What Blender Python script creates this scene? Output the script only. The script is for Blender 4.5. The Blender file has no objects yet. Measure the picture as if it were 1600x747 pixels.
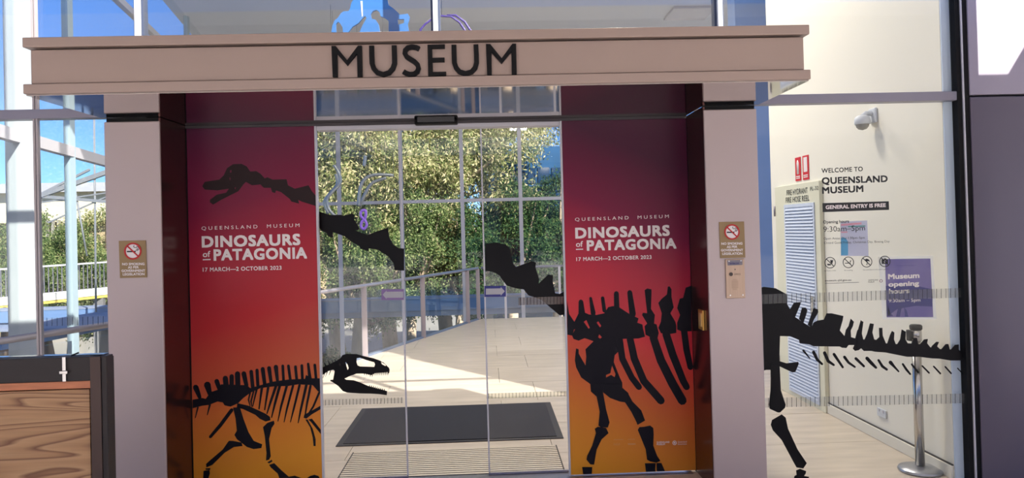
import bpy, bmesh, math, random
import numpy as np
from mathutils import Vector, Matrix
from mathutils.geometry import tessellate_polygon
SC = bpy.context.scene
COL = SC.collection
random.seed(4)
# ------------------------------------------------------------------ camera
F_PX, CX, CY = 1150.0, 800.0, 348.5          # focal length and principal point, in pixels of a 1600x747 frame
YAW, PITCH, ROLL = 0.03507, 0.01127, -0.02597
EYE = Vector((0, 0, 1.6))
cy_, sy_, cp_, sp_ = math.cos(YAW), math.sin(YAW), math.cos(PITCH), math.sin(PITCH)
FW = Vector((sy_*cp_, cy_*cp_, sp_)); RT0 = Vector((cy_, -sy_, 0)); UP0 = RT0.cross(FW)
RT = RT0*math.cos(ROLL) + UP0*math.sin(ROLL); UP = UP0*math.cos(ROLL) - RT0*math.sin(ROLL)
cam = bpy.data.cameras.new('camera'); camo = bpy.data.objects.new('camera', cam); COL.objects.link(camo)
camo.matrix_world = Matrix(((RT.x, UP.x, -FW.x, EYE.x), (RT.y, UP.y, -FW.y, EYE.y), (RT.z, UP.z, -FW.z, EYE.z), (0, 0, 0, 1)))
cam.sensor_width = 36; cam.lens = 36*F_PX/1600; cam.shift_y = (CY-373.5)/1600; cam.clip_end = 500; cam.clip_start = .05
SC.camera = camo
# ------------------------------------------------------------------ light
SUN_AZ = Vector((0.6, -0.8, 0)); SUN_EL = math.radians(35.9)
to_sun = Vector((SUN_AZ.x*math.cos(SUN_EL), SUN_AZ.y*math.cos(SUN_EL), math.sin(SUN_EL)))
w = bpy.data.worlds.new('sky'); SC.world = w; w.use_nodes = True
nt = w.node_tree; nt.nodes.clear()
sky = nt.nodes.new('ShaderNodeTexSky'); sky.sky_type = 'NISHITA'; sky.sun_disc = False
sky.sun_elevation = SUN_EL; sky.sun_rotation = math.atan2(to_sun.x, to_sun.y); sky.air_density = 1.0; sky.dust_density = .1; sky.ozone_density = 3.5; sky.altitude = 1500
bg = nt.nodes.new('ShaderNodeBackground'); bg.inputs[1].default_value = .125
out = nt.nodes.new('ShaderNodeOutputWorld'); tn = nt.nodes.new('ShaderNodeMixRGB'); tn.blend_type = 'MULTIPLY'; tn.inputs[0].default_value = 1; tn.inputs[2].default_value = (.50, .70, 1.06, 1); nt.links.new(sky.outputs[0], tn.inputs[1]); nt.links.new(tn.outputs[0], bg.inputs[0]); nt.links.new(bg.outputs[0], out.inputs[0])
sl = bpy.data.lights.new('sun', 'SUN'); sl.energy = 7.6; sl.angle = .0093; sl.color = (1, .94, .87)
so = bpy.data.objects.new('sun', sl); COL.objects.link(so); so.rotation_euler = to_sun.to_track_quat('Z', 'Y').to_euler()
SC.view_settings.view_transform = 'Standard'; SC.view_settings.look = 'None'; SC.view_settings.gamma = 1
SC.view_settings.exposure = 0.6; SC.view_settings.use_curve_mapping = False
# ------------------------------------------------------------------ helpers
def ray(px, py): return RT*((px-CX)/F_PX) - UP*((py-CY)/F_PX) + FW
def U(px, py, Y): d = ray(px, py); return EYE + d*(Y/d.y)
def UX(px, py, X): d = ray(px, py); return EYE + d*(X/d.x)
def UZ(px, py, z=0): d = ray(px, py); return EYE + d*((z-EYE.z)/d.z)
def lin(c): return tuple((v/255/12.92 if v/255 <= .04045 else ((v/255+.055)/1.055)**2.4) for v in c) + (1,)
MATS = {}
def mat(name, c, rough=.5, metal=0, spec=.5, noise=None, bump=None, coat=0, lin_c=False):
    """noise=(scale, amount, (sx,sy,sz)) varies the colour; bump=(scale, strength)."""
    if name in MATS: return MATS[name]
    m = bpy.data.materials.new(name); m.use_nodes = True; MATS[name] = m
    t = m.node_tree; b = t.nodes['Principled BSDF']
    col = lin(c) if not lin_c else tuple(c)+(1,)
    b.inputs['Base Color'].default_value = col; b.inputs['Roughness'].default_value = rough
    b.inputs['Metallic'].default_value = metal; b.inputs['Specular IOR Level'].default_value = spec; b.inputs['Coat Weight'].default_value = coat
    tc = t.nodes.new('ShaderNodeTexCoord')
    if noise:
        mp = t.nodes.new('ShaderNodeMapping'); mp.inputs['Scale'].default_value = noise[2] if len(noise) > 2 else (1, 1, 1)
        n = t.nodes.new('ShaderNodeTexNoise'); n.inputs['Scale'].default_value = noise[0]; n.inputs['Detail'].default_value = 6
        r = t.nodes.new('ShaderNodeValToRGB'); a = noise[1]
        r.color_ramp.elements[0].position = .3; r.color_ramp.elements[1].position = .7
        r.color_ramp.elements[0].color = tuple(v*(1-a) for v in col[:3])+(1,); r.color_ramp.elements[1].color = tuple(min(1, v*(1+a)) for v in col[:3])+(1,)
        t.links.new(tc.outputs['Object'], mp.inputs[0]); t.links.new(mp.outputs[0], n.inputs[0]); t.links.new(n.outputs[0], r.inputs[0]); t.links.new(r.outputs[0], b.inputs['Base Color'])
    if bump:
        n2 = t.nodes.new('ShaderNodeTexNoise'); n2.inputs['Scale'].default_value = bump[0]; n2.inputs['Detail'].default_value = 4
        bp = t.nodes.new('ShaderNodeBump'); bp.inputs['Strength'].default_value = bump[1]; bp.inputs['Distance'].default_value = .01
        t.links.new(tc.outputs['Object'], n2.inputs[0]); t.links.new(n2.outputs[0], bp.inputs['Height']); t.links.new(bp.outputs[0], b.inputs['Normal'])
    return m
def glass_mat(name, tint=(.985, .99, .985), refl=1.0, rough=.0):
    if name in MATS: return MATS[name]
    m = bpy.data.materials.new(name); m.use_nodes = True; MATS[name] = m
    t = m.node_tree; t.nodes.clear(); o = t.nodes.new('ShaderNodeOutputMaterial')
    tr = t.nodes.new('ShaderNodeBsdfTransparent'); tr.inputs[0].default_value = tint+(1,)
    gl = t.nodes.new('ShaderNodeBsdfGlossy'); gl.inputs['Roughness'].default_value = rough
    lw = t.nodes.new('ShaderNodeLayerWeight'); pw = t.nodes.new('ShaderNodeMath'); pw.operation = 'POWER'; pw.inputs[1].default_value = 5
    fr = t.nodes.new('ShaderNodeMath'); fr.operation = 'MULTIPLY_ADD'; fr.inputs[1].default_value = .96; fr.inputs[2].default_value = .04
    t.links.new(lw.outputs['Facing'], pw.inputs[0]); t.links.new(pw.outputs[0], fr.inputs[0])
    mu = t.nodes.new('ShaderNodeMath'); mu.operation = 'MULTIPLY'; mu.inputs[1].default_value = refl; mu.use_clamp = True
    mx = t.nodes.new('ShaderNodeMixShader')
    t.links.new(fr.outputs[0], mu.inputs[0]); t.links.new(mu.outputs[0], mx.inputs[0]); t.links.new(tr.outputs[0], mx.inputs[1]); t.links.new(gl.outputs[0], mx.inputs[2]); t.links.new(mx.outputs[0], o.inputs[0])
    return m
def film_mat(name, c, alpha, rough=.4):
    if name in MATS: return MATS[name]
    m = bpy.data.materials.new(name); m.use_nodes = True; MATS[name] = m
    b = m.node_tree.nodes['Principled BSDF']; b.inputs['Base Color'].default_value = lin(c); b.inputs['Alpha'].default_value = alpha; b.inputs['Roughness'].default_value = rough
    return m
def tag(o, label=None, cat=None, group=None, kind=None):
    if label: o['label'] = label
    if cat: o['category'] = cat
    if group: o['group'] = group
    if kind: o['kind'] = kind
    return o
def empty(name, loc, label=None, cat=None, group=None, kind=None, parent=None):
    o = bpy.data.objects.new(name, None); COL.objects.link(o); o.empty_display_size = .1
    if parent: o.parent = parent; o.location = Vector(loc)-wloc(parent)
    else: o.location = loc
    return tag(o, label, cat, group, kind)
def wloc(p):
    v = Vector((0, 0, 0))
    while p: v = v + Vector(p.location); p = p.parent
    return v
class MB:
    """collects geometry in world coordinates and links it as one mesh object"""
    def __init__(s): s.v = []; s.f = []; s.sm = []
    def add(s, vs, fs, smooth=False):
        n = len(s.v); s.v += [tuple(v) for v in vs]; s.f += [tuple(i+n for i in f) for f in fs]; s.sm += [smooth]*len(fs); return s
    def box(s, a, b, bev=0):
        x0, y0, z0 = (min(a[i], b[i]) for i in range(3)); x1, y1, z1 = (max(a[i], b[i]) for i in range(3))
        if bev > 0:
            bm = bmesh.new(); bmesh.ops.create_cube(bm, size=1)
            for v in bm.verts: v.co = Vector(((x0+x1)/2+v.co.x*(x1-x0), (y0+y1)/2+v.co.y*(y1-y0), (z0+z1)/2+v.co.z*(z1-z0)))
            bmesh.ops.bevel(bm, geom=bm.edges[:], offset=min(bev, .45*min(x1-x0, y1-y0, z1-z0)), segments=2, profile=.5, affect='EDGES')
            bm.verts.index_update(); s.add([v.co for v in bm.verts], [[v.index for v in f.verts] for f in bm.faces]); bm.free(); return s
        return s.add([(x0,y0,z0),(x1,y0,z0),(x1,y1,z0),(x0,y1,z0),(x0,y0,z1),(x1,y0,z1),(x1,y1,z1),(x0,y1,z1)],
                     [(0,3,2,1),(4,5,6,7),(0,1,5,4),(1,2,6,5),(2,3,7,6),(3,0,4,7)])
    def bar(s, p, q, w_, h_, up=(0, 0, 1)):
        p, q = Vector(p), Vector(q); d = (q-p).normalized(); u = Vector(up)
        if abs(d.dot(u)) > .98: u = Vector((0, 1, 0))
        r = d.cross(u).normalized(); u = r.cross(d).normalized(); vs = []
        for e in (p, q):
            for a, b in ((-1,-1),(1,-1),(1,1),(-1,1)): vs.append(e + r*(a*w_/2) + u*(b*h_/2))
        return s.add(vs, [(0,1,2,3),(7,6,5,4),(0,4,5,1),(1,5,6,2),(2,6,7,3),(3,7,4,0)])
    def prism(s, pts, z0, z1):
        n = len(pts); vs = [(x, y, z0) for x, y in pts]+[(x, y, z1) for x, y in pts]
        return s.add(vs, [tuple(range(n))[::-1], tuple(range(n, 2*n))]+[(i, (i+1) % n, n+(i+1) % n, n+i) for i in range(n)])
    def tube(s, pts, r, seg=10, cap=True):
        pts = [Vector(p) for p in pts]; rs = r if isinstance(r, (list, tuple)) else [r]*len(pts); vs = []; fs = []; prev = None
        for i, p in enumerate(pts):
            d = (pts[min(i+1, len(pts)-1)]-pts[max(i-1, 0)]).normalized()
            u = prev if prev is not None else (Vector((0, 0, 1)) if abs(d.z) < .9 else Vector((1, 0, 0)))
            a = d.cross(u).normalized(); b = a.cross(d).normalized(); prev = b
            for k in range(seg): t = 2*math.pi*k/seg; vs.append(p+a*(math.cos(t)*rs[i])+b*(math.sin(t)*rs[i]))
        for i in range(len(pts)-1):
            for k in range(seg): fs.append((i*seg+k, i*seg+(k+1) % seg, (i+1)*seg+(k+1) % seg, (i+1)*seg+k))
        s.add(vs, fs, True)
        if cap:
            n = len(s.v)-len(vs); s.f += [tuple(n+k for k in range(seg))[::-1], tuple(n+(len(pts)-1)*seg+k for k in range(seg))]; s.sm += [False, False]
        return s
    def lathe(s, c, prof, seg=32):
        vs = []; fs = []
        for r, z in prof:
            for k in range(seg): t = 2*math.pi*k/seg; vs.append((c[0]+r*math.cos(t), c[1]+r*math.sin(t), c[2]+z))
        for i in range(len(prof)-1):
            for k in range(seg): fs.append((i*seg+k, i*seg+(k+1) % seg, (i+1)*seg+(k+1) % seg, (i+1)*seg+k))
        s.add(vs, fs, True); return s
    def flat(s, loops, Y, th=.0015):
        """filled outline(s) in the x-z plane at depth Y, a film th thick facing -y; loops[1:] are holes"""
        L = [[Vector((p[0], p[1], 0)) for p in lp] for lp in loops]
        tris = tessellate_polygon(L); fl = [p for lp in L for p in lp]
        f = []
        for t in tris:
            a, b, c = (fl[i] for i in t); cr = (b-a).cross(c-a).z
            f.append(t if cr > 0 else (t[0], t[2], t[1]))
        s.add([(p.x, Y-th, p.y) for p in fl], f); n0 = 0
        for lp in L:
            n = len(lp); s.add([(p.x, Y-th, p.y) for p in lp]+[(p.x, Y, p.y) for p in lp], [(i, (i+1) % n, n+(i+1) % n, n+i) for i in range(n)])
        return s
    def build(s, name, m, parent=None, **kw):
        me = bpy.data.meshes.new(name); off = wloc(parent) if parent else Vector((0, 0, 0))
        me.from_pydata([(v[0]-off.x, v[1]-off.y, v[2]-off.z) for v in s.v], [], s.f); me.update()
        me.polygons.foreach_set('use_smooth', s.sm)
        if m: me.materials.append(m)
        o = bpy.data.objects.new(name, me); COL.objects.link(o)
        if parent: o.parent = parent
        return tag(o, **kw)
def struct(name, mb, m): return mb.build(name, m, kind='structure')
def pxloop(pts, Y, off=(0, 0), sc=1.0):
    r = []
    for x, y in pts: p = U(off[0]+x/sc, off[1]+y/sc, Y); r.append((p.x, p.z))
    return r
def stroke(pts, Y, off=(0, 0), sc=1.0, rnd=True):
    """tapering stroke through (x, y, width) pixel points -> outline loop in x-z"""
    P = []
    for x, y, wd in pts:
        wd *= 1.12; p = U(off[0]+x/sc, off[1]+y/sc, Y); P.append((Vector((p.x, p.z)), wd/sc*Y/F_PX/2))
    Lf, Rg = [], []
    for i, (p, r) in enumerate(P):
        d = (P[min(i+1, len(P)-1)][0]-P[max(i-1, 0)][0]).normalized(); n = Vector((-d.y, d.x))
        Lf.append(p+n*r); Rg.append(p-n*r)
    def cap(i, sgn):
        p, r = P[i]; d = (P[i][0]-P[i-1 if i else 1][0]).normalized(); n = Vector((-d.y, d.x)); o = []
        for a in (45, 90, 135): t = math.radians(a); o.append(p+n*(r*math.cos(t)*sgn)+d*(r*math.sin(t)))
        return o
    out_ = Lf+(cap(len(P)-1, 1) if rnd else [])+Rg[::-1]+(cap(0, 1) if rnd else [])
    return [(v.x, v.y) for v in out_]
def text(parent, name, body, p0, p1, cap, Y, m, bold=0, th=.0012, axis='Y', space=1.0, X=None, label=None, hfit=None):
    """lettering fitted between two pixel points on its baseline, capital height in pixels; lies in the plane Y (or the plane X)"""
    cu = bpy.data.curves.new(name, 'FONT'); cu.body = body; cu.size = 1; cu.offset = 0; cu.extrude = 0; cu.space_character = space; cu.resolution_u = 3
    to = bpy.data.objects.new(name, cu); me0 = bpy.data.meshes.new_from_object(to); bpy.data.objects.remove(to)
    co = np.array([v.co[:] for v in me0.vertices]); F0_ = [tuple(p.vertices) for p in me0.polygons]; nv = len(co); dep = np.zeros(nv)
    if bold > 0:                                                    # heavier weight: the outline repeated around itself
        sh = [(0, 0), (bold, bold), (-bold, bold), (bold, -bold), (-bold, -bold)]
        co0 = co; co = np.concatenate([co0+np.array((a_, b_, 0)) for a_, b_ in sh]); dep = np.concatenate([np.full(nv, i_*.00004) for i_ in range(5)])
        F0_ = [tuple(v+i_*nv for v in f) for i_ in range(5) for f in F0_]
    x0, x1 = co[:, 0].min(), co[:, 0].max()
    capu = .70+2*bold                                             # capital height of the built-in font
    if axis == 'Y':
        A = U(p0[0], p0[1], Y); B = U(p1[0], p1[1], Y); k = (B.x-A.x)/(x1-x0); kz = cap*Y/F_PX/capu
        off = wloc(parent) if parent else Vector((0, 0, 0))
        V3 = [(A.x+(c[0]-x0)*k-off.x, Y-th-off.y-dep[n_], A.z+(c[1]+bold)*kz-off.z + (B.z-A.z)*(c[0]-x0)/(x1-x0)) for n_, c in enumerate(co)]
    else:
        A = UX(p0[0], p0[1], X); B = UX(p1[0], p1[1], X); kz = cap*A.y/F_PX/capu; off = wloc(parent) if parent else Vector((0, 0, 0))
        V3 = [(X-th-off.x-dep[n_], A.y+(B.y-A.y)*(c[0]-x0)/(x1-x0)-off.y, A.z+(c[1]+bold)*kz-off.z) for n_, c in enumerate(co)]
    me = bpy.data.meshes.new(name); me.from_pydata(V3, [], F0_); me.update(); me.materials.append(m)
    o = bpy.data.objects.new(name, me); COL.objects.link(o); o.parent = parent
    if label: o['label'] = label
    return o
def ring(c, r0, r1, n=36, a0=0, a1=360):
    o = [(c[0]+r1*math.cos(math.radians(a0+(a1-a0)*i/n)), c[1]+r1*math.sin(math.radians(a0+(a1-a0)*i/n))) for i in range(n+(a1-a0 < 360))]
    i_ = [(c[0]+r0*math.cos(math.radians(a0+(a1-a0)*i/n)), c[1]+r0*math.sin(math.radians(a0+(a1-a0)*i/n))) for i in range(n+(a1-a0 < 360))]
    return o, i_
def seg2(p, q, wd):
    p, q = Vector(p), Vector(q); d = (q-p).normalized(); n = Vector((-d.y, d.x))*wd/2
    return [tuple(p+n), tuple(q+n), tuple(q-n), tuple(p-n)]
# ------------------------------------------------------------------ materials
bronze = mat('beige anodised cladding', (166, 146, 136), .38, .35, noise=(1.2, .03), bump=(300, .02))
pillar_m = mat('pale beige metal cladding', (184, 168, 165), .36, .35, noise=(1.0, .03))
reveal_m = mat('dark bronze reveal', (88, 56, 52), .22, .75)
soffit_m = mat('mirror polished soffit', (176, 168, 164), .045, 1)
black = mat('black rubber', (12, 11, 13), .6, spec=.2)
blackgap = mat('black gap', (8, 7, 8), .9)
vinyl = mat('black vinyl film', (13, 12, 16), .35, spec=.15)
vinyl_b = mat('black print', (24, 22, 29), .5, spec=.15)
vinyl_u = mat('dark umber print', (46, 34, 35), .5, spec=.15)
white_v = mat('white print', (235, 225, 222), .5)
alu = mat('grey anodised aluminium', (140, 136, 148), .35, .4)
alu_w = mat('pale powder coated aluminium', (196, 194, 200), .4, .1)
steel = mat('brushed stainless steel', (190, 188, 186), .22, 1, noise=(60, .08, (1, 1, .02)))
whitep = mat('white painted steel', (206, 210, 214), .5)
wallp = mat('cream wall paint', (232, 228, 214), .75, bump=(80, .03))
wallret = mat('white return tinted by skylight', (196, 210, 226), .6)  # white wall end, the sky's bluish light put into its colour
trav = mat('honed travertine', (198, 186, 170), .3, noise=(3.5, .13, (.6, 3.2, 1)), bump=(40, .02))
clad = mat('grey metal cladding panel', (98, 90, 104), .4, .2, noise=(.8, .04)); clad_u = mat('light grey upper cladding panel', (160, 152, 166), .45, .1, noise=(.8, .04))
GL = glass_mat('clear window glass', refl=.28)
GLU = glass_mat('upper window glass', refl=1.5)
GLD = glass_mat('door glass', (.985, .985, .98), .85)
GLR = glass_mat('rear window glass', (.985, .995, .99), .5)
# ------------------------------------------------------------------ key planes
YH, YP, YF, YD = 3.68, 4.40, 4.405, 4.78        # header front, pillar front, window frames, banner/door plane
ZS = 2.335                                       # soffit
XW = 2.85                             # white side wall
YG = 4.435                                        # glass plane
ZROOF = 5.2
hx0 = U(42, 100, YH).x; hx1 = U(1260, 80, YH).x
# ------------------------------------------------------------------ setting: plaza, canopy, floor, roof
plaza_m = mat('pale concrete paving', (228, 221, 214), .8, noise=(.7, .05))
struct('plaza_paving', MB().box((-30, -45, -.3), (30, 4.45, -.002)), plaza_m)
cm = mat('grey painted canopy', (226, 222, 220), .6)
struct('canopy', MB().prism([(-14, -3.6), (12, -3.6), (12, 4.25), (3.70, 4.36), (3.83, 3.58), (-14, 3.58)], 3.12, 3.22), cm)
ob = empty('reflection_building', (0, -38, 0), 'pale concrete building added unseen behind the viewer to darken reflections', 'building')  # added behind the camera so the glass reflects something dark
MB().box((-34, -40, 0), (34, -38, 9.0)).build('wall', mat('pale mottled concrete', (196, 188, 178), .85, noise=(.6, .08)), ob)
for i in range(16):
    for j in range(2): MB().box((-31+i*4, -37.99, 1.2+j*4.2), (-28.4+i*4, -37.9, 3.9+j*4.2)).build('window', mat('dark window', (36, 42, 50), .1), ob)
ZL = -4.0
struct('lower_ground', MB().box((-90, 4.7, ZL-.2), (60, 120, ZL)), mat('dull lower street paving', (150, 146, 136), .9, noise=(.15, .15)))
# floor: slab on the diagonal landing edge, with travertine slabs laid on it
E0 = UZ(570, 557); E1 = UZ(757, 495); ed = Vector((E1.x-E0.x, E1.y-E0.y)).normalized()
def edge_x(y): return E0.x + ed.x/ed.y*(y-E0.y)
YEND = 13.6; XR = 9.0
xa = edge_x(4.451); xb = edge_x(YEND)
def clip(poly):                                   # keep the side right of the diagonal edge
    n = Vector((ed.y, -ed.x)); o = []
    f = lambda p: (p[0]-E0.x)*n.x+(p[1]-E0.y)*n.y-.03
    for i, p in enumerate(poly):
        q = poly[(i+1) % len(poly)]; a, b = f(p), f(q)
        if a >= 0: o.append(p)
        if (a >= 0) != (b >= 0): t = a/(a-b); o.append((p[0]+(q[0]-p[0])*t, p[1]+(q[1]-p[1])*t))
    return o
fl = struct('floor', MB().prism([(xa, 4.451), (XR, 4.451), (XR, YEND), (xb, YEND)], -.45, -.03), mat('floor slab edge', (150, 150, 156), .7))
ty0 = 4.46; SLX, SLY = 1.5, .84
gr_a = UZ(552, 707); gr_b = UZ(870, 696)        # recessed grille and mat positions
for j in range(12):
    for i in range(-3, 7):
        x0 = i*SLX+.35*(j % 2)+.1; y0 = ty0+j*SLY; x1 = x0+SLX-.004; y1 = min(y0+SLY-.004, YEND)
        if x0 > XR or y0 >= YEND: continue
        p = clip([(x0, y0), (x1, y0), (x1, y1), (x0, y1)])
        if len(p) < 3: continue
        MB().prism(p, -.03, random.uniform(-.0006, .0006)).build('travertine_slab', trav, fl)
struct('trim_1', MB().box((-1.96, 4.74, -.001), (1.30, 4.875, .003)), mat('door threshold', (150, 148, 156), .3, .9))
struct('ceiling', MB().prism([(-3.65, 4.62), (XR, 4.62), (XR, 16.1), (-5.6, 16.1)], ZROOF, ZROOF+.25), mat('ceiling white', (225, 228, 232), .8))
for lx, ly, wh in ((1.2, 6.4, 'nearest the doors'), (-1.2, 8.6, 'above the balustrade edge'), (1.6, 9.0, 'in the middle of the foyer'), (3.5, 12.2, 'farthest back at the right')):
    t = empty('fill_light', (lx, ly, ZROOF), 'unseen added square fill light panel '+wh, 'fill light', 'foyer fill lights')  # panels added out of view to brighten the foyer
    MB().box((lx-.35, ly-.35, ZROOF-.04), (lx+.35, ly+.35, ZROOF-.001)).build('frame', alu_w, t)
    L_ = bpy.data.lights.new('lamp', 'AREA'); L_.size = .6; L_.energy = 70; L_.color = (1, .91, .80); lo_ = bpy.data.objects.new('lamp', L_); COL.objects.link(lo_); lo_.parent = t; lo_.location = (0, 0, -.05)
# ------------------------------------------------------------------ white side wall with baseboard, return
wfar = UX(1205, 300, XW).y; wnear = 4.47
struct('wall_right', MB().box((XW, wnear, -.03), (XW+.28, wfar, ZROOF)), wallp)
struct('wall_return', MB().box((XW+.281, wnear, -.03), (XW+1.4, wnear+.12, ZROOF)), wallret)
struct('trim_2', MB().box((XW+.002, wnear-.012, -.03), (XW+.28, wnear-.001, ZROOF)), wallret)
b1 = UX(1296, 631, XW); b2 = UX(1484, 724, XW); bh = (b1.z+b2.z)/2; byf = UX(1297, 652, XW).y
struct('baseboard_right', MB().box((XW-.022, wnear, 0), (XW-.001, byf, bh), .004), mat('cream skirting', (224, 219, 204), .6))
struct('trim_3', MB().box((XW-.012, wnear, bh), (XW-.001, byf, bh+.008)), mat('shadow joint', (70, 68, 66), .8))
struct('sky_view_panel', MB().box((3.5, 10, -.028), (XR, 10.3, ZROOF)), mat('sky view blue', (112, 140, 190), .7))  # blue panel added in place of sky seen through the rear glass
bc = empty('shade_blade', (3.23, 4.04, 0), 'unseen steel blade added to keep sun off the wall return at the right jamb', 'column')  # blade added out of view to shade the wall return strip
MB().box((3.2, 3.88, 0), (3.25, 4.11, 5.15), .004).build('blade', cm, bc)
# ------------------------------------------------------------------ header beam
hd = empty('entrance_header', (0, YH, ZS), 'wide beige metal header beam over the entrance, carrying the black word MUSEUM', 'header')
zt = U(760, 46.5, YH).z; zb = ZS
lip = .055
MB().box((hx0, YH+.03, zb+lip), (hx1, YF-.005, zt-lip), .004).build('fascia', bronze, hd)
lx0, lx1 = U(35, 100, YH).x, U(1266, 80, YH).x
MB().box((lx0, YH, zt-lip+.006), (lx1, YF-.005, zt), .004).build('top_rail', bronze, hd)
MB().box((lx0, YH, zb), (lx1, YF-.005, zb+lip-.006), .004).build('bottom_rail', bronze, hd)
MB().box((hx0+.01, YH+.06, zb+lip-.008), (hx1-.01, YF-.01, zb+lip+.002)).box((hx0+.01, YH+.06, zt-lip-.002), (hx1-.01, YF-.01, zt-lip+.008)).build('shadow_gap', blackgap, hd)
MB().box((lx0+.004, YH+.02, zb-.006), (lx1-.004, YF-.006, zb-.0005)).box((-1.99, YF-.006, zb-.006), (1.33, YD+.2, zb-.0005)).build('soffit_panel', soffit_m, hd)
Z2 = (400, 0); S2 = 3.995; YL = YH+.03
def letter(loops):
    mb = MB()
    for lp in loops: mb.flat([lp], YL, .018)
    return mb.build('letter', black, hd)
M1 = [(475,292),(502,292),(573,380),(640,290),(663,290),(667,483),(637,483),(634,340),(573,414),(510,342),(512,485),(483,485)]
letter([pxloop(M1, YL, Z2, S2)])
def ustroke(pts, wd): return stroke([(x, y, wd) for x, y in pts], YL, Z2, S2, rnd=False)
letter([ustroke([(724,290),(725,350),(727,400),(738,432),(760,457),(797,469),(834,457),(856,432),(867,400),(866,350),(864,288)], 27)])
letter([ustroke([(1020,309),(1000,300),(975,297),(950,302),(934,318),(931,337),(943,358),(965,373),(990,388),(1010,408),(1016,430),(1008,452),(988,466),(962,468),(940,461),(922,450)], 27)])
letter([pxloop([(1072,284),(1180,282),(1180,306),(1100,308),(1102,366),(1178,364),(1178,390),(1103,392),(1105,454),(1188,452),(1188,475),(1077,478)], YL, Z2, S2)])
letter([ustroke([(1236,284),(1237,345),(1239,395),(1250,427),(1272,452),(1309,463),(1346,452),(1368,427),(1377,395),(1376,345),(1373,282)], 27)])
letter([pxloop([(x+960, y-12) for x, y in M1], YL, Z2, S2)])
# ------------------------------------------------------------------ pillars
def pillar(xa_, xb_, inner, label):
    t = empty('portal_pillar', ((xa_+xb_)/2, YP, 0), label, 'pillar')
    MB().box((xa_, YP, 0), (xb_, YG+.02, ZS-.03), .006).build('front_panel', pillar_m, t)
    MB().box((xa_+.01, YP+.012, ZS-.031), (xb_-.01, YG, ZS-.007)).build('shadow_gap', blackgap, t)
    s = 1 if inner > 0 else -1
    MB().box((inner-.012*s, YP+.012, 0), (inner, YD+.02, ZS-.03), .003).build('reveal_panel', reveal_m, t)
    MB().box((inner-.001*s, YP+.011, 0), (inner-.3*s, YD+.25, ZS-.012)).build('core', blackgap, t)
    return t
lp0, lp1 = U(166, 400, YP).x, U(253, 400, YP).x; rp0, rp1 = U(1106, 400, YP).x, U(1189, 400, YP).x
pL = pillar(lp0, lp1, lp1+.0, 'pale beige metal pillar left of the entrance, bearing a small brown sign')
# the reveal of the left pillar faces right
for o in list(pL.children):
    if o.name.startswith(('reveal', 'core')): bpy.data.objects.remove(o)
MB().box((lp1-.012, YP+.012, 0), (lp1+.002, YD-.005, ZS-.008), .003).build('reveal_panel', reveal_m, pL)
MB().box((lp1-.3, YG+.03, 0), (lp1-.001, YD+.25, ZS-.007)).build('core', blackgap, pL)
pR = pillar(rp0, rp1, rp0, 'pale beige metal pillar right of the entrance, with intercom and small brown sign')
for o in list(pR.children):
    if o.name.startswith(('reveal', 'core')): bpy.data.objects.remove(o)
MB().box((rp0-.002, YP+.012, 0), (rp0+.012, YD-.005, ZS-.008), .003).build('reveal_panel', reveal_m, pR)
MB().box((rp0+.001, YG+.03, 0), (rp0+.3, YD+.25, ZS-.007)).build('core', blackgap, pR)
# ------------------------------------------------------------------ banners
def grad_mat(name, stops, kx, rough=.32):
    m = bpy.data.materials.new(name); m.use_nodes = True; t = m.node_tree; b = t.nodes['Principled BSDF']
    tc = t.nodes.new('ShaderNodeTexCoord'); sp = t.nodes.new('ShaderNodeSeparateXYZ'); mu = t.nodes.new('ShaderNodeMath'); mu.operation = 'MULTIPLY'; mu.inputs[1].default_value = kx
    ad = t.nodes.new('ShaderNodeMath'); ad.operation = 'ADD'; r = t.nodes.new('ShaderNodeValToRGB')
    t.links.new(tc.outputs['Generated'], sp.inputs[0]); t.links.new(sp.outputs[0], mu.inputs[0]); t.links.new(mu.outputs[0], ad.inputs[1]); t.links.new(sp.outputs[2], ad.inputs[0]); t.links.new(ad.outputs[0], r.inputs[0]); t.links.new(r.outputs[0], b.inputs['Base Color'])
    e = r.color_ramp.elements
    while len(e) < len(stops): e.new(.5)
    for el, (p, c) in zip(e, stops): el.position = p; el.color = lin(c)
    b.inputs['Specular IOR Level'].default_value = .25
    b.inputs['Roughness'].default_value = rough; return m
YB = YD
def banner(xl, xr, m, label, group):
    t = empty('exhibition_banner', ((xl+xr)/2, YB, 0), label, 'banner', group)
    MB().box((xl, YB, .01), (xr, YB+.012, ZS-.012)).build('print_panel', m, t)
    return t
bl0, bl1 = U(297, 470, YB).x, U(497, 470, YB).x; br0, br1 = U(885, 470, YB).x, U(1080, 470, YB).x
gl_ = grad_mat('left banner print', [(0, (228,150,42)), (.12, (220,128,48)), (.26, (200,90,58)), (.42, (192,52,54)), (.58, (172,36,54)), (.75, (124,26,60)), (1, (80,32,60))], -.10)
gr_ = grad_mat('right banner print', [(0, (226,152,40)), (.16, (218,132,44)), (.34, (204,84,48)), (.47, (212,50,58)), (.62, (186,38,60)), (.8, (118,22,60)), (1, (72,20,48))], .16)
bL = banner(bl0, bl1, gl_, 'tall banner left of the sliding doors with a dinosaur skull above its title', 'exhibition banners beside the doors')
bR = banner(br0, br1, gr_, 'tall banner right of the sliding doors with large black ribs and leg bones', 'exhibition banners beside the doors')
struct('trim_4', MB().box((bl0-.022, YB-.008, 0), (bl0-.001, YB+.03, ZS-.012)), black)
struct('trim_5', MB().box((br1+.001, YB-.008, 0), (br1+.022, YB+.03, ZS-.012)), black)
struct('trim_6', MB().box((bl1+.001, YB-.004, 0), (bl1+.012, YB+.03, ZS-.012)), alu_w)
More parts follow.
